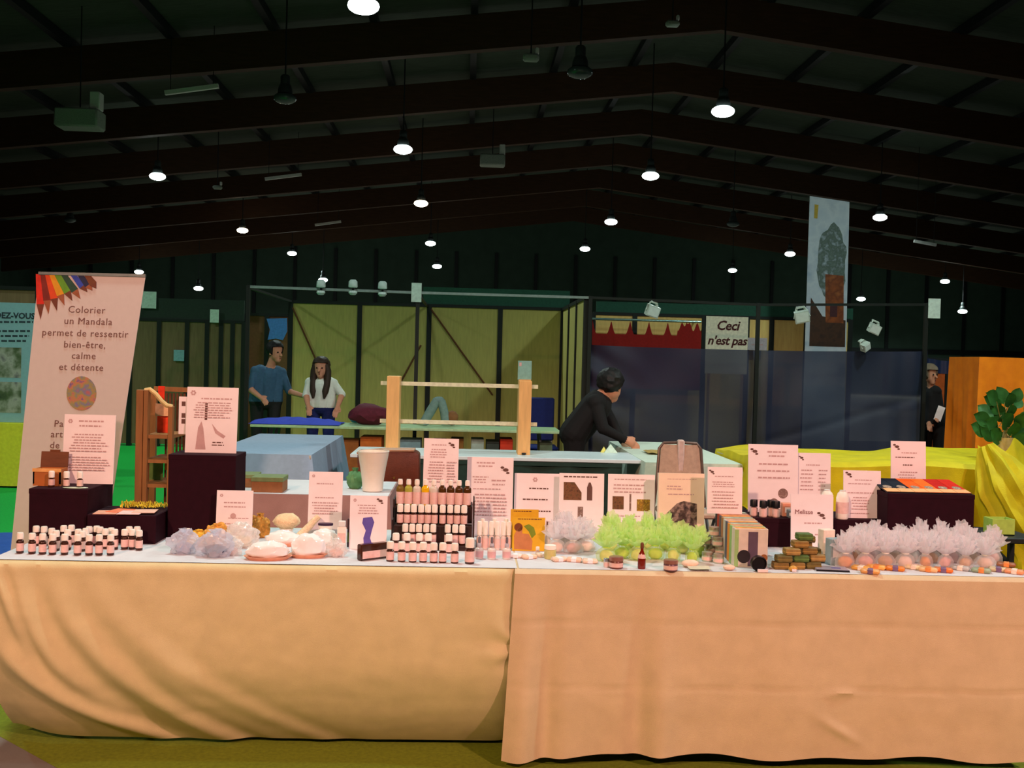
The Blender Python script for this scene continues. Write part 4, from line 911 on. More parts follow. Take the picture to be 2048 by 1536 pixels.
# ---- yellow draped table and the swag at its end
m_yf = mat('fabric_yellow', (210, 192, 6), .7, .12, 8, .2, 120)
xa, xb = XY(1512, 7.95, 935), XY(2120, 7.95, 940)
folding_table(xa, xb, 7.95, 9.2, .77, 'folding table under the bright yellow fabric')
def yl(a, b):
    x = xa - .05 + (xb - xa + .09) * a
    if b < .6 and a < .012: q = b / .6; return (x - .03, 9.25 - 1.33 * q, .45)
    if b >= .6 and a < .012: q = (b - .6) / .4; return (x - .03, 7.88, .45 - q * .1)
    if b < .6: q = b / .6; return (x, 9.28 - (9.28 - 7.92) * q, .79 + .035 * noise.noise(Vector((x * 2.2, q * 4, 1))) + .02 * math.sin(x * 5 + q * 3) + .018 + .055 * max(0, a - .6) * 2.5 * (1 - q))
    q = (b - .6) / .4; return (x, 7.90 - .04 * q - .025 * q * math.sin(x * 17 + math.sin(x * 5)) - .01 * math.sin(x * 31) * q, .80 + .012 * math.sin(x * 5 + 3) - q * .45)
o = MB().grid(90, 36, yl).build('yellow_fabric', m_yf); tag(o, 'bright yellow fabric spread in ripples over the long table', 'fabric')
path = [atY(1972, 893, 7.84), atY(1990, 930, 7.78), atY(2012, 980, 7.68), atY(2046, 1035, 7.60), atY(2084, 1095, 7.55), atY(2104, 1162, 7.52)]
t = thing('fabric_swag', 'gathered yellow fabric swag hanging off the table end', 'fabric', (path[-1].x, path[-1].y, 0))
rr = [.06, .13, .20, .23, .22, .24]; pts_, rad_ = [], []
for i in range(len(path) - 1):
    for j in range(6):
        q = j / 6; pts_.append(path[i].lerp(path[i + 1], q) - t.location); rad_.append(rr[i] * (1 - q) + rr[i + 1] * q)
mb = MB(); mb.tube(pts_, rad_, 48); 
ring = 48
for i, v in enumerate(mb.bm.verts):
    k_, a = i // ring, (i % ring) / ring * 2 * PI
    c = pts_[min(k_, len(pts_) - 1)]; d = v.co - c
    v.co = c + d * (1 + .16 * math.sin(a * 9 + k_ * .12) + .10 * math.sin(a * 4 - k_ * .2) + .08 * noise.noise(v.co * 6))
    if v.co.z < .008: v.co.z = .008
mb.build('swag_folds', m_yf, t)
def fl_(a, b): 
    p0 = atY(1955 + 150 * a, 890 + 22 * math.sin(a * 9) + 25 * a, 7.86 + .03 * math.sin(a * 12)) - t.location
    return p0 + Vector((.02 * math.sin(a * 20), -.16 * b - .03 * math.sin(a * 26) * b, -.42 * b * (1 - .3 * a) + .02 * math.sin(a * 15 + b * 5)))
MB().grid(30, 12, fl_).build('swag_flap', m_yf, t)
p = Vector((XY(1998, 5.6, 1050), 5.6, 0)); zs = ZY(1998, 1068, 5.6)
t = thing('side_stool', 'dark low stool under the light green crate', 'stool', p)
MB().box(-.16, .16, -.14, .14, zs - .03, zs, .004).build('seat', m_dark, t, smooth=False)
for a in (-1, 1):
    for b in (-1, 1): MB().box(a * .13 - .014, a * .13 + .014, b * .11 - .014, b * .11 + .014, 0, zs - .03).build('leg', m_dark, t, smooth=False)
t = thing('green_crate', 'small light green crate standing on the dark stool', 'crate', (p.x, p.y, zs)); hc = ZY(1998, 1036, 5.6) - zs
m_gc = mat('crate_green', (170, 206, 90), .6)
for x0, x1, y0, y1 in ((-.062, .062, -.05, -.044), (-.062, .062, .044, .05), (-.062, -.056, -.044, .044), (.056, .062, -.044, .044)): MB().box(x0, x1, y0, y1, 0, hc).build('crate_wall', m_gc, t, smooth=False)
MB().box(-.062, .062, -.05, .05, 0, .006).build('crate_base', m_gc, t, smooth=False)

# ---- potted plant on the yellow table
p = Vector((XY(2008, 8.7, 900), 8.7, .845)); t = thing('potted_plant', 'leafy plant in a pale pot on the yellow table', 'plant', p)
MB().lathe([(.07, 0), (.085, .12), (.09, .14), (.08, .14), (.075, .12), (0, .12)], seg=20).build('pot', mat('pot_pale', (206, 176, 130), .7), t)
rnd = random.Random(12); m_leaf = mat('leaf_green', (52, 104, 44), .5, .25, 20); m_stem = mat('stem', (150, 130, 76), .7)
MB().tube([(0, 0, .11), (.02, 0, .3), (.05, .0, .48)], [.02, .016, .008], 8).build('stem', m_stem, t)
leafs = [(1965, 838), (1978, 800), (1990, 812), (2003, 790), (2020, 800), (2036, 805), (2046, 840), (1976, 866), (1992, 872), (2014, 842), (2028, 858), (2044, 880), (2060, 815), (2066, 850), (2006, 880), (1985, 795), (1972, 822), (1998, 826), (2022, 822), (2040, 862), (1984, 850), (2052, 835), (1960, 858), (2034, 790)]
for i, (px, py) in enumerate(leafs):
    c = atY(px, py, 8.7 + rnd.uniform(-.16, .1)) - p; d = Vector((c.x - .03, c.y, .15)).normalized(); l_ = rnd.uniform(.12, .19); wv = l_ * .42
    rt = d.cross(Vector((0, -1, .35))).normalized(); nn = rt.cross(d)
    MB().grid(6, 4, lambda a, b: c + d * ((a - .5) * l_) + rt * ((b - .5) * 2 * wv * math.sin(PI * min(1, a * .94 + .06)) ** .8) + nn * (-.25 * l_ * (a - .3) ** 2 + .25 * wv * abs(b - .5))).build('leaf', m_leaf, t)
    MB().tube([(0.01, 0, .15 + .25 * rnd.random()), (c - d * l_ * .5) * .6 + Vector((0, 0, .05)), c - d * l_ * .45], .004, 5).build('leaf_stalk', m_stem, t)

# ---- orange cloth hung over a stand
m_or = mat('fabric_orange', (255, 134, 12), .8, .12, 10, .2, 150)
xa, xb = XY(1956, 10.9, 800), XY(2120, 10.9, 800)
draped(xa, xb, 10.9, 11.6, ZY(2000, 716, 10.9), 1.62, m_or, 'orange cloth hanging in folds over a tall stand behind the plant', .0, .022, 24, name='orange_cloth', cat='cloth')
t = thing('garment_stand', 'dark stand beneath the orange cloth behind the plant', 'stand', ((xa + xb) / 2, 11.25, 0)); h = ZY(2000, 716, 10.9)
MB().box(-(xb - xa) / 2, (xb - xa) / 2, -.35, .35, h - .03, h).build('shelf', m_dark, t, smooth=False)
for a in (-1, 1):
    for b in (-1, 1): MB().box(a * .38 - .02, a * .38 + .02, b * .3 - .02, b * .3 + .02, 0, h - .03).build('leg', m_dark, t, smooth=False)

# ================================================================= BOOTHS
m_ply = mat('panel_ply', (190, 178, 100), .75, .1, 4, .03, 60, stretch=(8, 8, 1))
m_plyo = mat('panel_orange_ply', (255, 214, 130), .75, .1, 4, stretch=(8, 8, 1))
m_plyb = mat('panel_brown', (124, 104, 72), .75, .12, 4, stretch=(8, 8, 1))
m_post = mat('post_dark', (24, 30, 26), .5, .1)
m_alu = mat('alu_pale', (150, 168, 164), .4, .1, metal=.4)
YP = 15.5
def wall_run(t, xs, y, z, m, fascia=None, fm=None):
    for a, b in zip(xs, xs[1:]): MB().box(a + .035, b - .035, y, y + .03, .04, z - .03).build('panel', m, t, smooth=False)
    for x in xs: MB().box(x - .035, x + .035, y - .02, y + .05, 0, z).build('post', m_post, t, smooth=False)
    MB().box(xs[0], xs[-1], y - .015, y + .045, z - .035, z + .01).build('rail', m_post, t, smooth=False)
xs = [XY(px, YP, 700) for px in (580, 718, 857, 999, 1124)]
zp = ZY(850, 609, YP)
t = thing('booth_wall', 'plywood booth partition with olive panels behind the two people', 'partition', (0, 0, 0))
wall_run(t, xs, YP, zp, m_ply)
xw = xs[-1]; ysd = [15.5, 14.5, 13.5, 12.55]
for a, b in zip(ysd[1:], ysd): MB().box(xw + .0, xw + .03, a + .035, b - .035, .04, zp - .03).build('panel', m_ply, t, smooth=False)
for y in ysd[1:]: MB().box(xw - .02, xw + .05, y - .035, y + .035, 0, zp).build('post', m_post, t, smooth=False)
MB().box(xw - .015, xw + .045, ysd[-1], YP, zp - .035, zp + .01).build('rail', m_post, t, smooth=False)
MB().box(xs[2] - .1, xw + .1, YP + .06, YP + .09, zp - .05, ZY(1000, 578, YP + .06)).build('fascia', mat('fascia_green', (44, 92, 74), .8, .1), t, smooth=False)
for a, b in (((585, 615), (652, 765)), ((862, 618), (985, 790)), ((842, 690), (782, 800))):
    MB().tube([atY(a[0], a[1], YP - .02), atY(b[0], b[1], YP - .02)], .012, 6).build('shadow_line', m_dwood, t)  # thin dark rods stand in for soft diagonal shadows on the panels
# front frame of the booths
YQ = 12.5
t = thing('booth_frame', 'slender dark metal booth frame with posts and top rails', 'frame', (0, 0, 0))
pq = [(497, 570), (836, 582), (1181, 592), (1517, 606), (1853, 606)]
tops = [atY(px, py, YQ) for px, py in pq]
for p in tops: MB().box(p.x - .022, p.x + .022, YQ - .02, YQ + .02, 0, p.z).build('post', m_post, t, smooth=False)
for i, (a, b) in enumerate(zip(tops, tops[1:])): MB().bar((a.x + .022, YQ, a.z - .02), (b.x - .022, YQ, b.z - .02), .03, .03).build('top_rail', m_alu if i < 2 else m_post, t, smooth=False)
for p in tops[:3]: MB().bar((p.x, YQ + .02, p.z - .03), (p.x, YP, p.z - .03), .03, .03).build('side_rail', m_post, t, smooth=False)
# booth number boards
for i, (px, py, wp, hp, Y, lb, sup) in enumerate(((833, 585, 20, 38, YQ - .03, 'pale board clamped to the top of the booth frame post', 0), (298, 600, 28, 33, 16.97, 'pale square number board above the brown panels', 1), (429, 632, 17, 26, 16.93, 'small grey number board on the brown panel edge', 0), (1868, 617, 25, 40, YQ - .03, 'greenish board beside the corner post of the blue tarpaulin', 0), (358, 711, 20, 22, 16.97, 'pale blue notice pinned to a brown panel', 0))):
    p = atY(px, py, Y); k = K(Y); t = thing('number_board', lb, 'sign', (p.x, Y, p.z - hp * k / 2))
    MB().box(-wp * k / 2, wp * k / 2, -.012, 0, 0, hp * k).build('board', mat('board_pale', (206, 226, 214), .6) if i != 4 else mat('notice_blue', (130, 176, 186), .7), t, smooth=False)
    MB().box(-.02, .02, 0, .03, .02, .10).build('clip', m_dark, t, smooth=False)
# three spotlights on the frame
for px, py in ((642, 573), (706, 573), (765, 576)):
    p = atY(px, py, YQ - .05); t = thing('spotlight', 'small pale spotlight clipped to the booth rail', 'lamp', p, 0, 'pale spotlights on the booth rail')
    MB().lathe([(.03, .06), (.05, .04), (.055, -.02), (.05, -.03), (.02, -.035), (0, -.035)], (0, 0, .02), 14).build('lamp_head', mat('lamp_pale', (206, 226, 220), .3, .05), t); MB().lathe([(.045, -.05), (.052, -.075), (.03, -.10), (0, -.10)], (0, 0, 0), 14).build('bulb', mat('lamp_pale', (0, 0, 0)), t); MB().box(-.012, .012, 0, .06, -.04, .0).build('bracket', m_dark, t, smooth=False)
for i, (px, py, s, lb) in enumerate(((1303, 618, .8, 'pale floodlight clamped above the red scalloped curtain'), (1603, 629, .85, 'pale green floodlight clamped before the tall banner'), (1746, 654, .7, 'silver floodlight hanging beside the tall banner'), (1724, 690, .55, 'tilted white floodlight resting on the tarpaulin edge'))):
    p = atY(px, py, YQ + .02); t = thing('floodlight', lb, 'lamp', p)
    t.rotation_euler = (.2, (.25, -.2, .35, -.5)[i], (.3, -.3, .2, .5)[i])
    MB().prism([(-.10 * s, -.08, -.11 * s), (.10 * s, -.08, -.11 * s), (.10 * s, -.08, .05 * s), (-.10 * s, -.08, .05 * s)], (0, .07, .01)).build('lamp_head', mat('flood_pale', (190, 206, 196), .35, .1), t, smooth=False)
    MB().box(-.085 * s, .085 * s, -.085, -.08, -.095 * s, .035 * s).build('lamp_glass', mat('flood_glass', (214, 230, 224), .15, .05), t, smooth=False)
    for q in (-1, 1): MB().bar((q * .105 * s, -.045, -.04 * s), (q * .05 * s, .0, .10 * s), .012, .03).build('yoke', mat('flood_pale', (0, 0, 0)), t, smooth=False)
    MB().box(-.06 * s, .06 * s, -.02, .03, .09 * s, .12 * s, .004).build('bracket', mat('flood_pale', (0, 0, 0)), t, smooth=False)

# left brown panels, poster, blue sheet
t = thing('booth_wall', 'brown booth partition with narrow panels behind the lattice rack', 'partition', (0, 0, 0))
xs = [XY(px, 17, 740) for px in (210, 260, 317, 373, 413, 441, 464, 486)]
wall_run(t, xs, 17., ZY(380, 640, 17), m_plyb)
MB().box(xs[0], xs[-1], 17.0, 17.03, ZY(380, 640, 17), ZY(380, 598, 17)).build('fascia', mat('fascia_dark', (40, 52, 44), .8), t, smooth=False)
t = thing('booth_wall', 'dark booth partition with one reddish panel behind the man', 'partition', (0, 0, 0))
wall_run(t, [XY(px, 17.2, 740) for px in (490, 532, 584)], 17.2, ZY(540, 628, 17.2), mat('panel_red_brown', (120, 78, 48), .75, .1))
p = atY(554, 660, 17.14); t = thing('blue_poster', 'ragged light blue poster hung on the dark partition', 'poster', p); k = K(17.1)
MB().prism([(-21 * k, 0, 22 * k), (19 * k, 0, 24 * k), (20 * k, 0, -2 * k), (12 * k, 0, -20 * k), (-2 * k, 0, -17 * k), (-18 * k, 0, -20 * k), (-14 * k, 0, 0)], (0, .01, 0)).build('poster_sheet', mat('poster_blue', (76, 130, 206), .6), t, smooth=False); MB().box(-.02, .02, .01, .05, .1, .14).build('clip', m_dark, t, smooth=False)
# right booth: tan panels, curtain, board, banner
t = thing('booth_wall', 'orange-tan booth partition above the blue tarpaulin', 'partition', (0, 0, 0))
wall_run(t, [XY(px, YP, 660) for px in (1186, 1269, 1408, 1494, 1543, 1612, 1700)], YP, ZY(1300, 628, YP), m_plyo)
MB().box(XY(1186, YP), XY(1700, YP), YP + .06, YP + .09, ZY(1300, 628, YP), ZY(1300, 605, YP)).build('fascia', mat('fascia_green', (0, 0, 0)), t, smooth=False)
yc = 15.2; xa, xb = XY(1184, yc, 660), XY(1402, yc, 660); zr = ZY(1300, 641, yc)
t = thing('curtain_rail', 'shiny metal rod holding the red scalloped curtain', 'rod', (0, 0, 0)); MB().tube([(xa, yc, zr), (xb, yc, zr)], .018, 10).build('rod', mat('chrome_teal', (170, 214, 206), .2, metal=.8), t)
for x in (xa + .05, xb - .05): MB().bar((x, yc, zr), (x, YP, zr), .02, .02).build('bracket', m_dark, t, smooth=False)
m_red = mat('curtain_red', (150, 24, 18), .8, .12)
def cur(a, b):
    x = xa + (xb - xa) * a; n_ = a * 5.8; fr = abs((n_ % 1) - .5) * 2      # 1 at peaks
    pk_ = max(0, fr - .55) / .45; zt3 = zr - .01 - .20 * (1 - pk_ ** 1.5) * (1 if a < .78 else .35 + .3 * math.sin(a * 90))
    return (x, yc - .03 - .015 * math.sin(a * 60) * b, zt3 + (zr - 1.0 - zt3) * b)
o = MB().grid(160, 6, cur).build('red_curtain', m_red); tag(o, 'dark red curtain with scalloped top hanging from the rod', 'curtain')
yb = 14.; p0 = atY(1413, 632, yb); p1 = atY(1495, 697, yb); t = thing('text_board', 'white board reading Ceci n\'est pas above the tarpaulin', 'sign', ((p0.x + p1.x) / 2, yb, 0)); w_ = (p1.x - p0.x) / 2
MB().box(-w_, w_, 0, .012, p1.z - .35, p0.z).build('board', mat('board_cream', (226, 222, 196), .7), t, smooth=False)
for s in (-1, 1): MB().box(s * w_ * .8 - .015, s * w_ * .8 + .015, .012, .04, 0, p0.z - .05).build('leg', m_wood, t, smooth=False)
m_tx = mat('ink_maroon', (72, 26, 24), .7)
k = K(yb)
for s_, px, py, sz in (('Ceci', 1455, 652, 26), ("n'est pas", 1454, 682, 24)):
    c = atY(px, py, yb); text_mesh(s_, sz * k * 1.02, m_tx, t, (c.x - t.location.x, -.003, c.z), shear=.25, spacing=.95, offset=.004, rot=(PI / 2, math.radians(0), 0))
p = atY(1515, 688, 15.3); t = thing('notice_card', 'small lilac notice card pinned to the orange partition', 'sign', p); MB().box(-20 * K(15), 20 * K(15), 0, .01, -.09, .09).build('card', mat('card_lilac', (190, 180, 186), .7), t, smooth=False); MB().box(-.09, .08, -.001, 0, -.02, .0).build('print', m_ink, t, smooth=False); MB().box(-.02, .02, .01, .19, .0, .04).build('clip', m_dark, t, smooth=False)
# tall picture banner
yb = 14.3; k = K(yb); a0, a1, a2, a3 = atY(1620, 392, yb), atY(1699, 404, yb), atY(1692, 700, yb), atY(1610, 698, yb)
t = thing('tall_banner', 'tall narrow banner picturing a tree and a brick tower', 'banner', ((a2.x + a3.x) / 2, yb, 0)); O = t.location
zb0 = .25
def bq(u, v):      # u,v in 0..1 over the seen part of the banner
    q = a0.lerp(a1, u).lerp(a3.lerp(a2, u), v); return Vector((q.x - O.x, 0, q.z))
bl, br = bq(0, 1.9), bq(1, 1.9)
mb = MB().prism([bq(0, 0), bq(1, 0), br, bl], (0, .015, 0)); mb.build('banner_sheet', photo_mat('banner_sky', [(150, 168, 190), (196, 206, 214), (170, 186, 204)], 3), t, smooth=False)
def bp(name, pts, m, dy=-.002): mb = MB().poly([bq(u, v) + Vector((0, dy, 0)) for u, v in pts]); mb.build(name, m, t, smooth=False)
rnd = random.Random(8)
bp('tree_picture', [(.62 + .36 * math.cos(a * .2 + 1.57) * (1.0 if math.cos(a * .2 + 1.57) > 0 else 1.25) * rnd.uniform(.82, 1.06), .42 - .26 * math.sin(a * .2 + 1.57) * rnd.uniform(.85, 1.05)) for a in range(31)], photo_mat('banner_tree', [(110, 126, 120), (84, 100, 92), (160, 174, 184)], 14))
bp('tower_picture', [(.44, .50), (.9, .50), (.92, .82), (.48, .82)], photo_mat('banner_tower', [(150, 78, 30), (110, 54, 24), (170, 100, 50)], 6), -.004)
bp('ground_picture', [(.1, .66), (.4, .78), (.97, .80), (.97, .98), (.1, .98)], photo_mat('banner_ground', [(50, 34, 24), (70, 44, 28), (38, 26, 22)], 8), -.003)
bp('tower_window', [(.58, .70), (.76, .70), (.76, .78), (.58, .78)], mat('window_dark', (70, 36, 40), .7), -.006)
bp('ochre_mark', [(.12, .05), (.22, .05), (.2, .14), (.12, .14)], mat('mark_ochre', (190, 160, 60), .7), -.004)
MB().box(min(bl.x, a3.x - O.x) - .02, br.x + .02, -.06, .09, 0, max(.06, bl.z + .01)).build('cassette_base', m_grey, t, smooth=False)
MB().tube([(bl.lerp(br, .5)) + Vector((0, .04, 0)), (bq(.5, 0)) + Vector((0, .03, 0))], .014, 8).build('pole', m_grey, t)

# blue tarpaulin
m_tarp = thin_mat('tarp_blue', (40, 48, 74), .90, .6, .25)
xa, xb = XY(1179, 12.6, 780), XY(1852, 12.6, 780)
tz0, tz1 = ZY(1179, 689, 12.6), ZY(1852, 702, 12.6)
def tf(a, b):
    x = xa + (xb - xa) * a; zt3 = tz0 + (tz1 - tz0) * a - .05 * math.sin(PI * a) ** .6 * .6; z = zt3 - b * 1.35
    dgl = math.sin((a * 5.2 - b * 2.6) * 2.1 + 1) * .03 + .018 * math.sin(a * 31 + b * 6) * (1 - b) + .02 * math.exp(-((b - (1.02 - .62 * (a - .3) / .7)) / .035) ** 2) * (a > .28)
    dgl += .03 * math.exp(-(a / .10) ** 2) * math.sin(b * 22 - a * 40) + .02 * math.exp(-((1 - a) / .12) ** 2) * math.sin(a * 90)
    return (x, 12.6 + dgl, z)
o = MB().grid(110, 40, tf).build('tarpaulin', m_tarp); tag(o, 'dark blue plastic tarpaulin stretched between the booth posts', 'tarpaulin')
# second tarpaulin edge and orange panels at the right
t = thing('booth_wall', 'orange-red booth partition beside the blue tarpaulin', 'partition', (0, 0, 0))
wall_run(t, [XY(px, 14.4, 800) for px in (1858, 1893, 1935, 1985)], 14.4, ZY(1900, 742, 14.4), mat('panel_orange', (206, 92, 34), .75, .12))
o = MB().grid(30, 8, lambda a, b: (XY(1853 + 92 * a, 13.4, 730), 13.4 + .02 * math.sin(a * 25), ZY(1853 + 92 * a, 716 + 6 * math.sin(a * 3), 13.4) - b * .17)).build('tarpaulin_strip', thin_mat('tarp_navy', (34, 46, 84), .9, .4, .2)); tag(o, 'navy tarpaulin strip hung above the orange-red panels', 'tarpaulin')
t = thing('strip_rail', 'thin dark rail carrying the navy tarpaulin strip', 'rail', (0, 13.4, 0)); q0, q1 = atY(1853, 716, 13.4), atY(1945, 722, 13.4); MB().bar((q0.x, .03, q0.z), (q1.x, .03, q1.z), .02, .02).build('rail_bar', m_dark, t, smooth=False)
for q in (q0, q1): MB().bar((q.x, .03, 0), (q.x, .03, q.z), .03, .03).build('post', m_dark, t, smooth=False)

# ---- booth table with things on and under it
xa, xb = XY(500, 11.7, 850), XY(1122, 11.7, 858)
folding_table(xa, xb, 11.7, 12.4, .745, 'long pale green table at the front of the booth', top=mat('top_green', (170, 206, 160), .4))
p0 = XY(502, 11.9, 845); p1 = XY(682, 11.9, 845)
o = MB().grid(40, 14, lambda a, b: (p0 + (p1 - p0) * a, 11.72 + .62 * b, .752 + .06 * math.sin(PI * b) * math.sin(PI * a) ** .5 + .02 * noise.noise(Vector((a * 9, b * 4, 2))) * math.sin(PI * b) + .01 * (1 + math.sin(a * 40)) * b * (1 - b))).build('blue_cloth', mat('cloth_royal', (40, 64, 190), .8, .1)); tag(o, 'royal blue cloth lying rumpled on the booth table', 'cloth')
def heap(px, py, rx, rz, Y, c, label, nm, cat, seed):
    p = atY(px, py, Y); o = MB().blob((0, 0, rz * .95), (rx, rx * .6, rz), 3, .2, 2.2, seed, -rz * .93, .15).build(nm, mat(nm + str(seed), c, .8, .15), loc=(p.x, Y, .748)); tag(o, label, cat)
heap(738, 840, .24, .12, 12.05, (84, 22, 40), 'dark red cloth bag slumped on the booth table', 'cloth_bag', 'bag', 3)
heap(712, 835, .08, .085, 12.3, (70, 150, 170), 'teal bundle behind the dark red cloth bag', 'bundle', 'bundle', 4)
t = thing('grey_jacket', 'grey jacket propped in an A shape on the booth table', 'jacket', (XY(876, 12.2, 840), 12.2, .745)); m_j = mat('jacket_grey', (110, 140, 136), .9, .1)
MB().tube([(-.17, 0, .02), (-.08, 0, .18), (-.02, 0, .29)], [.05, .055, .05], 10).tube([(.09, 0, .02), (.07, 0, .16), (.03, 0, .29)], [.05, .05, .05], 10).build('sleeves', m_j, t); MB().blob((.0, .02, .29), (.075, .05, .05), 2, .1, 3, 1).build('shoulders', m_j, t); MB().blob((.16, .03, .09), (.08, .06, .088), 2, .1, 3, 2, -.088).build('hood', mat('hood_brown', (120, 84, 48), .8), t)
# blue chairs behind it
for px, py in ((1082, 795),):
    t = thing('blue_chair', 'blue upholstered chair behind the booth table beside the shelf post' if px > 1050 else 'blue upholstered chair standing behind the wooden shelf', 'chair', (XY(px, 13.2, 820), 13.2, 0)); z2 = ZY(px, py, 13.2); mbl = mat('chair_blue', (24, 40, 110), .8, .1)
    MB().box(-.15, .17, .0, .045, .52, z2, .02).build('backrest', mbl, t); MB().box(-.2, .2, -.4, .02, .43, .48, .02).build('seat', mbl, t)
    for a in (-.18, .18):
        for b in (-.37, 0): MB().tube([(a, b, .44), (a, b, 0)], .012, 6).build('leg', m_grey, t)
        MB().tube([(a * .8, .02, .44), (a * .8, .03, .56)], .012, 6).build('back_support', m_grey, t)
# cartons under the booth table
cart = [(560, (40, 48, 44), .5, 'dark'), (625, (36, 44, 40), .55, 'black-green'), (700, (150, 92, 40), .58, 'brown'), (745, (196, 110, 40), .62, 'orange-brown'), (822, (120, 160, 170), .6, 'pale blue'), (880, (70, 72, 70), .6, 'grey'), (915, (130, 96, 40), .62, 'ochre'), (955, (160, 190, 180), .62, 'mint'), (985, (50, 66, 60), .6, 'dark green'), (1012, (206, 62, 34), .63, 'red'), (1090, (84, 104, 80), .6, 'moss')]
for i, (px, c, h, nm) in enumerate(cart):
    t = thing('storage_carton', nm + ' storage carton pushed under the booth table', 'box', (XY(px, 12.05, 870), 12.05, 0)); w_ = .072 if px > 860 else .12
    MB().box(-w_, w_, -.2, .2, 0, h - .02, .004).build('body', mat('stor_%d' % i, c, .7, .2, 10), t, smooth=False); MB().box(-w_, w_, -.2, .2, h - .02, h, .003).build('flaps', mat('storf_%d' % i, tuple(int(v * .85) for v in c), .7), t, smooth=False)

# ================================================================= LEFT SIDE
# roll-up banner
K6 = K(6.0); xc0 = XY(108, 6.0, 1225)
t = thing('rollup_banner', 'white roll-up banner about colouring a mandala with pencil picture', 'banner', (xc0, 6.02, 0))
def bc(px, py): q = atY(px, py, 6.01); return Vector((q.x - xc0, 0, q.z))
cTL, cTR, cBR, cBL = bc(76, 546), bc(290, 551), bc(191, 1212), bc(9, 1208)
MB().prism([cTL, cTR, cBR, cBL], (0, .004, 0)).build('banner_sheet', mat('banner_vinyl', (206, 194, 190), .6, .02), t, smooth=False)
MB().box(cBL.x - .02, cBR.x + .02, -.05, .06, .0, max(cBL.z, cBR.z) + .02, .008).build('cassette_base', m_grey, t)
MB().bar(cTL + Vector((0, .002, 0)), cTR + Vector((0, .002, 0)), .016, .016).build('top_rail', m_grey, t, smooth=False)
MB().tube([(cBL + cBR) / 2 + Vector((0, .03, 0)), (cTL + cTR) / 2 + Vector((0, .02, 0))], .011, 8).build('pole', m_grey, t)
m_bt = mat('ink_banner', (122, 84, 76), .8)
for s_, px, py in (('Colorier', 172, 620), ('un Mandala', 175, 643), ('permet de ressentir', 169, 667), ('bien-être,', 168, 690), ('calme', 166, 712), ('et détente', 161, 735), ('Pa', 116, 848), ('art', 112, 869), ('de', 108, 891)):
    c = bc(px, py); text_mesh(s_, .0545, m_bt, t, (c.x, -.002, c.z), spacing=1.08, shear=.06)
pc = [((78, 548), (80, 639), (206, 40, 24)), ((87, 548), (96, 628), (120, 34, 26)), ((96, 548), (113, 622), (210, 70, 26)), ((104, 548), (128, 611), (216, 150, 30)), ((114, 549), (144, 602), (96, 150, 40)), ((127, 549), (160, 598), (36, 70, 56)), ((145, 549), (174, 584), (50, 70, 170)), ((159, 549), (184, 581), (30, 36, 70)), ((173, 549), (192, 577), (110, 60, 36))]
for i, (a, b, c) in enumerate(pc):
    p0, p1 = bc(*a), bc(*b); d = (p1 - p0); n_ = Vector((-d.z, 0, d.x)).normalized() * .021; m_ = p0 + d * .66; o3 = Vector((0, -.0012 - .0004 * i, 0))
    top_ = [p0 - n_, p0 + n_]
    for q in top_: q.z = p0.z
    pen = MB().poly([top_[0] + o3, top_[1] + o3, m_ + n_ + o3, m_ - n_ + o3]).build('printed_pencil', mat('pencil_%d' % i, c, .6), t, smooth=False)
    MB().poly([m_ - n_ + o3, m_ + n_ + o3, p1 + o3]).build('pencil_tip', mat('tip_%d' % (i % 2), [(110, 56, 40), (150, 84, 56)][i % 2], .6), pen, smooth=False)
c = bc(162, 787); mb = MB().poly([(c.x + 29 * K6 * math.cos(a * PI / 16), -.0015, c.z + 34 * K6 * math.sin(a * PI / 16)) for a in range(32)]); man = mb.build('printed_mandala', photo_mat('mandala', [(100, 90, 150), (190, 120, 90), (150, 140, 90), (120, 120, 150), (180, 100, 100)], 22), t, smooth=False)

# wooden lattice rack
YR = 5.6; kr = K(YR); t = thing('lattice_rack', 'wooden lattice display rack with curved side beside the banner', 'rack', (XY(308, YR, 900), YR, 0)); ox = t.location.x
def rz(py, px=308): return ZY(px, py, YR)
def rx(px, py=880): return XY(px, YR, py) - ox
m_rw = mat('rack_pine', (146, 98, 54), .6, .15, 6, stretch=(6, 6, 1))
MB().box(rx(273), rx(287), -.02, .02, 0, rz(780), .002).build('upright', m_rw, t, smooth=False)
MB().box(rx(288.5), rx(297), -.025, .025, 0, rz(780), .002).build('upright', m_rw, t, smooth=False)
MB().box(rx(337), rx(346), -.02, .02, 0, rz(812), .002).build('upright', m_rw, t, smooth=False)
sp_pts = [(rx(288), 0, rz(781)), (rx(298), 0, rz(779)), (rx(310), 0, rz(788)), (rx(322), 0, rz(802)), (rx(332), 0, rz(810)), (rx(344), 0, rz(813))]
MB().tube(sp_pts, .012, 8).build('curved_rail', mat('rail_pale', (210, 180, 120), .6), t)
MB().bar((rx(273), .30, rz(781)), (rx(376), .30, rz(783)), .02, .025).build('top_rail', m_rw, t, smooth=False)
for px in (273, 374): MB().box(rx(px) - .015, rx(px) + .015, .285, .315, 0, rz(785)).build('upright', m_rw, t, smooth=False)
for py in (872, 921, 970, 1040): 
    MB().box(rx(290), rx(344), -.012, .30, rz(py) - .012, rz(py) + .006).build('shelf', m_rw, t, smooth=False)
for i in range(6):
    x = rx(300 + i * 7.5); MB().box(x - .005, x + .005, .292, .302, 0, rz(790)).build('slat', m_dwood, t, smooth=False)
for i in range(3): MB().box(rx(350 + 8 * i), rx(354 + 8 * i), .292, .302, 0, rz(790)).build('slat', m_dwood, t, smooth=False)
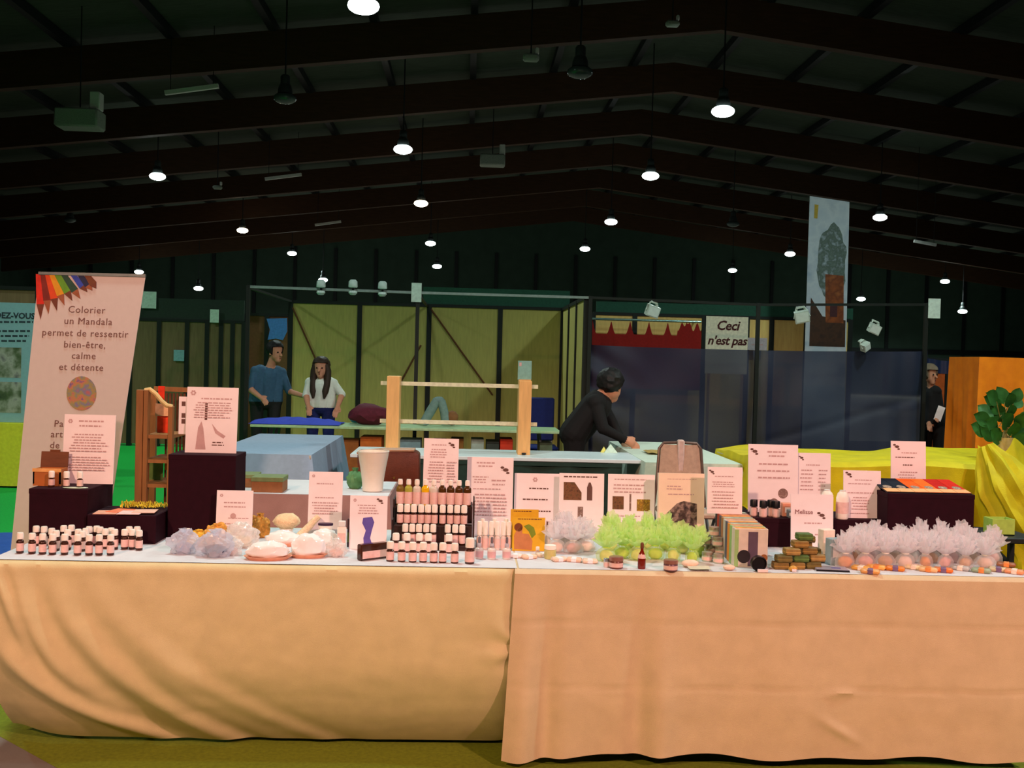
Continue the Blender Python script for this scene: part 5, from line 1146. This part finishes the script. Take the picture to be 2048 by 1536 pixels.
for i, (x0, x1, y0, y1, c, lb) in enumerate(((317, 329, 772, 800, (226, 50, 14), 'orange-red flyer standing at the top of the lattice rack'), (311, 337, 807, 832, (226, 176, 130), 'pinkish flyer in the upper shelf of the lattice rack'), (315, 338, 832, 862, (220, 60, 20), 'orange-red booklet leaning in the lattice rack'), (296, 326, 924, 956, (100, 124, 60), 'green packet lying in the lower lattice rack'), (331, 337, 925, 940, (226, 170, 60), 'tiny amber packet hung in the lattice rack'))):
    Yy = YR + .12 + .02 * i; zlo = (rz(872) + .0065) if i in (0, 1, 2) else rz(970) + .0065
    q0, q1 = atY(x0, y0, Yy), atY(x1, y1, Yy)
    o = MB().box(-(q1.x - q0.x) / 2, (q1.x - q0.x) / 2, -.004, .004, 0, q0.z - (q1.z if i not in (2, 3) else zlo)).build('flyer', mat('flyer_%d' % i, c, .5, .2, 30), loc=((q0.x + q1.x) / 2, Yy, q1.z if i not in (2, 3) else zlo), smooth=False); tag(o, lb, 'flyer')

# far left stall
YS = 11.6; ks = K(YS); p1 = atY(74, 606, YS); x0 = XY(-70, YS, 700); t = thing('poster_stand', 'pale blue poster board with two photos on the yellow-green table', 'poster', ((x0 + p1.x) / 2, YS + .1, .70)); O = t.location
zt3 = p1.z; zlo = ZY(40, 838, YS)
MB().box(x0 - O.x, p1.x - O.x, 0, .02, .006, zt3 - .70).build('board', mat('board_ice', (140, 190, 202), .6, .04), t, smooth=False)
c = atY(70, 633, YS + .1); text_mesh('RENDEZ-VOUS', 16.5 * ks * .97, mat('ink_teal', (44, 62, 72), .7), t, (c.x - O.x, -.003, c.z - O.z), align='RIGHT', offset=.003)
mb = MB(); rnd = random.Random(3)
for py, x_ in ((644, 66), (662, 60), (672, 58), (682, 52)):
    px = -40
    while px < x_:
        w_ = rnd.uniform(5, 14); a, b = atY(px, py - 2, YS + .1), atY(min(px + w_, x_), py + 2, YS + .1); mb.box(a.x - O.x, b.x - O.x, -.0015, -.0005, b.z - O.z, a.z - O.z); px += w_ + 3
mb.build('print', mat('ink_teal', (0, 0, 0)), t, smooth=False)
for y0, y1 in ((694, 756), (763, 826)):
    a, b = atY(-20, y0, YS + .1), atY(42, y1, YS + .1); MB().box(a.x - O.x, b.x - O.x, -.002, -.0005, b.z - O.z, a.z - O.z).build('photo', photo_mat('garden_photo', [(40, 60, 44), (90, 110, 80), (170, 180, 170), (60, 50, 80)], 5), t, smooth=False)
folding_table(x0, p1.x + .1, YS, YS + .7, .70, 'folding table under the yellow-green cloth carrying the poster board')
draped(x0, p1.x + .1, YS, YS + .7, .695, .68, mat('cloth_chartreuse', (226, 230, 60), .8, .08), 'yellow-green cloth over the table below the poster board', .02, .006, 6)
t = thing('booth_wall', 'tan booth partition behind the pale poster board', 'partition', (0, 0, 0)); wall_run(t, [XY(px, 12.7, 700) for px in (-110, -20, 76, 160)], 12.7, ZY(30, 574, 12.7), m_plyb)
p0, p1 = atZ(-30, 1072, .01), atZ(60, 1105, .01)
o = MB().grid(20, 12, lambda a, b: (p0.x - .5 + 1.3 * a, p1.y - .3 + 1.1 * b, .012 + .03 * abs(noise.noise(Vector((a * 5, b * 4, 0)))))).build('blue_sheet', mat('sheet_blue', (40, 90, 180), .6, .1)); tag(o, 'blue plastic sheet spread on the floor behind the banner', 'sheet')

# ================================================================= PEOPLE
def person(label, base, J, mats, hair, face=(0, -1, 0), long_hair=False, sleeves='long', voxel=.0085, R=1.0, group=None, hs=1.0):
    """J: joint positions (local metres); mats: (skin, top, bottom, shoe)"""
    skin, top, bot, shoe = mats; V = {k: Vector(v) for k, v in J.items()}
    bones = []
    def B(a, b, ra, rb, mi): bones.append((Vector(a), Vector(b), ra * R, rb * R, mi))
    f = Vector(face).normalized()
    for s in 'LR':
        B(V['hip' + s], V['sh' + s].lerp(V['sh' + ('R' if s == 'L' else 'L')], .18), .105, .085, 1)
        B(V['sh' + s], V['el' + s], .058, .047, 1); lower = 1 if sleeves == 'long' else 0
        B(V['el' + s], V['wr' + s], .044 if lower else .040, .030, lower)
        B(V['hip' + s], V['kn' + s], .092, .066, 2); B(V['kn' + s], V['an' + s], .062, .045, 2)
        ft = Vector((f.x, f.y, 0)).normalized(); B(V['an' + s] + Vector((0, 0, -.035)) - ft * .03, V['an' + s] + ft * .15 + Vector((0, 0, -.05)), .042, .032, 3)
        d = (V['wr' + s] - V['el' + s]).normalized(); side = d.cross(Vector((0, -1, .2))).normalized(); w = V['wr' + s]
        B(w, w + d * .075, .026, .030, 0)
        for i in range(4):
            o_ = side * ((i - 1.5) * .019); l_ = (.070, .080, .076, .058)[i]; k1 = w + d * .085 + o_; k2 = k1 + d * l_ * .55 + Vector((0, 0, -.006)); B(k1, k2, .0095, .009, 0); B(k2, k2 + d * l_ * .4 + Vector((0, 0, -.018)), .009, .0075, 0)
        th = w + d * .025 + side * -.028; B(th, th + d * .035 + side * -.022, .012, .010, 0); B(th + d * .035 + side * -.022, th + d * .065 + side * -.026, .010, .008, 0)
    B(V['shL'], V['shR'], .066, .066, 1); B(V['hipL'], V['hipR'], .10, .10, 2)
    B(V['hipL'].lerp(V['hipR'], .5), V['shL'].lerp(V['shR'], .5) - Vector((0, 0, .05)), .12, .12, 1)
    N = V['shL'].lerp(V['shR'], .5); H = V['head']; B(N, H - (H - N).normalized() * .07, .055, .05, 0)
    upd = Vector((0, 0, 1)) if abs(f.z) < .5 else Vector((f.x, f.y, .3)).normalized()
    B(H + upd * -.035 + f * .015, H + upd * .045, .070, .084, 0); B(H + upd * -.085 + f * .045, H + upd * -.04 + f * .03, .038, .055, 0)
    B(H + f * .085 + upd * .005, H + f * .105 + upd * -.025, .012, .017, 0)
    er = f.cross(upd).normalized()
    for s in (-1, 1): B(H + er * (.082 * s), H + er * (.088 * s) + upd * -.03, .014, .011, 0)
    mb = MB()
    for a, b, ra, rb, mi in bones:
        d = b - a; l_ = max(d.length, 1e-4); pr = [(0.0001, -ra)] + [(ra * math.sin(q * PI / 8), -ra * math.cos(q * PI / 8)) for q in (1, 2, 3, 4)] + [(rb * math.cos(q * PI / 8), l_ + rb * math.sin(q * PI / 8)) for q in (0, 1, 2, 3)] + [(0.0001, l_ + rb)]
        mb.lathe(pr, a, 12, axis=d if d.length > 1e-4 else (0, 0, 1))
    me = mb.mesh('person', skin, False); o = bpy.data.objects.new('person', me); COL.objects.link(o)
    md = o.modifiers.new('r', 'REMESH'); md.mode = 'VOXEL'; md.voxel_size = voxel; sm = o.modifiers.new('s', 'SMOOTH'); sm.iterations = 4; sm.factor = .5
    bpy.context.view_layer.update(); dg = bpy.context.evaluated_depsgraph_get(); me2 = bpy.data.meshes.new_from_object(o.evaluated_get(dg)); o.modifiers.clear(); o.data = me2
    me2.materials.clear()
    for m_ in (skin, top, bot, shoe): me2.materials.append(m_)
    hem = min(V['hipL'].z, V['hipR'].z) - .01 if abs(f.z) < .3 else 0
    for p in me2.polygons:
        c = p.center; best = 9; mi_ = 0
        for a, b, ra, rb, mi in bones:
            d = b - a; tt = max(0, min(1, (c - a).dot(d) / max(d.length_squared, 1e-8))); q = (c - (a + d * tt)).length - (ra + (rb - ra) * tt)
            if q < best: best = q; mi_ = mi
        if mi_ == 1 and c.z < hem and abs(c.x) < .2: mi_ = 2
        p.material_index = mi_; p.use_smooth = True
    o.location = base; tag(o, label, 'person', group)
    hb = MB(); hb.blob(H + upd * .045 - f * .012, (.110 * hs, .110 * hs, .108 * hs), 4, .14 if hs > 1 else .08, 4, 3, None, .05 if hs > 1 else 0)
    for v in list(hb.bm.verts):
        q = v.co - H
        if q.dot(f) > .03 and q.dot(upd) < .062: v.co -= f * (q.dot(f) - .03)
    if long_hair:
        for s in (-1, 1):
            e = er * (.075 * s); hb.tube([H + upd * .05 + e * .7, H + e * 1.1 + upd * -.03, H + e * 1.15 + upd * -.16 + f * .02, H + e * 1.0 + upd * -.28 + f * .07, H + e * .9 + upd * -.36 + f * .09], [.05, .046, .046, .04, .012], 12)
        hb.tube([H - f * .05 + upd * .03, H - f * .08 + upd * -.12, H - f * .08 + upd * -.26], [.08, .08, .05], 12)
    hb.build('hair', hair, o)
    for s in (-1, 1): MB().blob(H + f * .083 + er * (.033 * s) + upd * .012, .011, 1, 0).build('eye', mat('eye_dark', (24, 18, 16), .3), o)
    MB().blob(H + f * .088 + upd * -.062, .009, 1, 0).build('mouth', mat('lips', (130, 60, 52), .6), o)
    return o
def stand(h=1.0, w=.17, hw=.09):
    return {'hipL': (hw, 0, .93 * h), 'hipR': (-hw, 0, .93 * h), 'knL': (hw + .01, -.02, .50 * h), 'knR': (-hw - .01, -.02, .50 * h), 'anL': (hw + .01, .02, .082), 'anR': (-hw - .01, .02, .082),
            'shL': (w, 0, 1.38 * h), 'shR': (-w, 0, 1.38 * h), 'head': (0, -.02, 1.56 * h)}
sk = mat('skin', (196, 140, 110), .6, .06); shoe = mat('shoe_dark', (24, 20, 20), .5)
hairb = mat('hair_brown', (46, 32, 18), .6, .2, 60); hairk = mat('hair_black', (16, 14, 14), .6, .2, 60)
# man in the blue shirt (YM) turned to the right
YM = 13.15
J = stand(1.0, .19); bx = XY(532, YM, 780)
def loc(px, py, Y, dy=0): q = atY(px, py, Y + dy); return (q.x - bx, dy, q.z)
J.update({'hipL': (.10, .04, .94), 'hipR': (-.10, -.04, .94), 'head': loc(551, 706, YM, -.06), 'shR': loc(511, 743, YM, -.08), 'shL': loc(563, 746, YM, .06), 'elR': loc(500, 779, YM, -.16), 'wrR': loc(520, 795, YM, -.30), 'elL': loc(578, 784, YM, .02), 'wrL': loc(604, 792, YM, -.12)})
person('standing person in a steel blue shirt reaching towards the other person', (bx, YM, .006), J, (sk, mat('shirt_blue', (54, 92, 120), .8, .1), mat('trousers_dark', (24, 28, 28), .8), shoe), hairk, (.75, -.6, -.1), sleeves='short')
# woman in the white blouse
YW = 13.0; bx = XY(643, YW, 780); J = stand(.96, .155)
def loc(px, py, Y, dy=0): q = atY(px, py, Y + dy); return (q.x - bx, dy, q.z)
hd = loc(642, 738, YW, -.03); dz = hd[2] - J['head'][2]
J.update({'head': hd, 'shL': loc(666, 768, YW), 'shR': loc(620, 766, YW), 'elL': loc(684, 790, YW, -.05), 'wrL': loc(676, 812, YW, -.16), 'elR': loc(612, 792, YW, -.05), 'wrR': loc(616, 812, YW, -.2)})
person('long-haired person in a white blouse standing by the olive panels', (bx, YW, .006), J, (sk, mat('blouse_white', (214, 226, 214), .8, .05), mat('skirt_blue', (24, 36, 96), .8), shoe), hairb, (-.1, -1, -.05), True, 'short')
# person in black bent over the mint table
YK = 9.75; bx = XY(1150, YK, 860)
def loc(px, py, Y, dy=0): q = atY(px, py, Y + dy); return (q.x - bx, dy, q.z)
J = {'hipL': loc(1148, 868, YK, -.08), 'hipR': loc(1150, 868, YK, .09), 'knL': (0.0, -.09, .48), 'knR': (.02, .1, .48), 'anL': (-.04, -.08, .082), 'anR': (-.02, .1, .082),
     'shL': loc(1190, 806, YK, -.16), 'shR': loc(1196, 800, YK, .14), 'head': loc(1222, 774, YK, -.03), 'elL': loc(1206, 858, YK, -.22), 'wrL': loc(1248, 880, YK, -.20), 'elR': loc(1225, 850, YK, .1), 'wrR': loc(1246, 884, YK, .02)}
blk = mat('clothes_black', (14, 14, 16), .85, .1)
person('person dressed in black bending over the mint table', (bx, YK, .006), J, (sk, blk, mat('clothes_black2', (12, 12, 14), .85), shoe), hairk, (.62, .62, -.45), False, R=1.22, hs=1.15)
# person at the right with a white paper
YD = 12.9; bx = XY(1866, YD, 820)
def loc(px, py, Y, dy=0): q = atY(px, py, Y + dy); return (q.x - bx, dy, q.z)
J = stand(.95, .12, .07); J.update({'head': loc(1860, 752, YD), 'shL': loc(1874, 784, YD, -.05), 'shR': loc(1854, 784, YD, .08), 'elL': loc(1880, 815, YD, -.06), 'wrL': loc(1876, 828, YD, -.2), 'elR': loc(1850, 818, YD, .1), 'wrR': loc(1856, 842, YD, -.05)})
person('person in black holding a white sheet by the orange-red panels', (bx, YD, .006), J, (sk, blk, mat('clothes_black2', (0, 0, 0)), shoe), mat('hair_grey', (120, 104, 84), .6), (.4, -.9, 0), R=.9)
q = atY(1879, 827, YD - .30); o = MB().box(-.045, .045, -.002, .002, -.09, .09).build('paper_sheet', m_paper, loc=q, rot=(0, math.radians(18), 0), smooth=False); tag(o, 'white sheet of paper held by the person in black', 'paper')
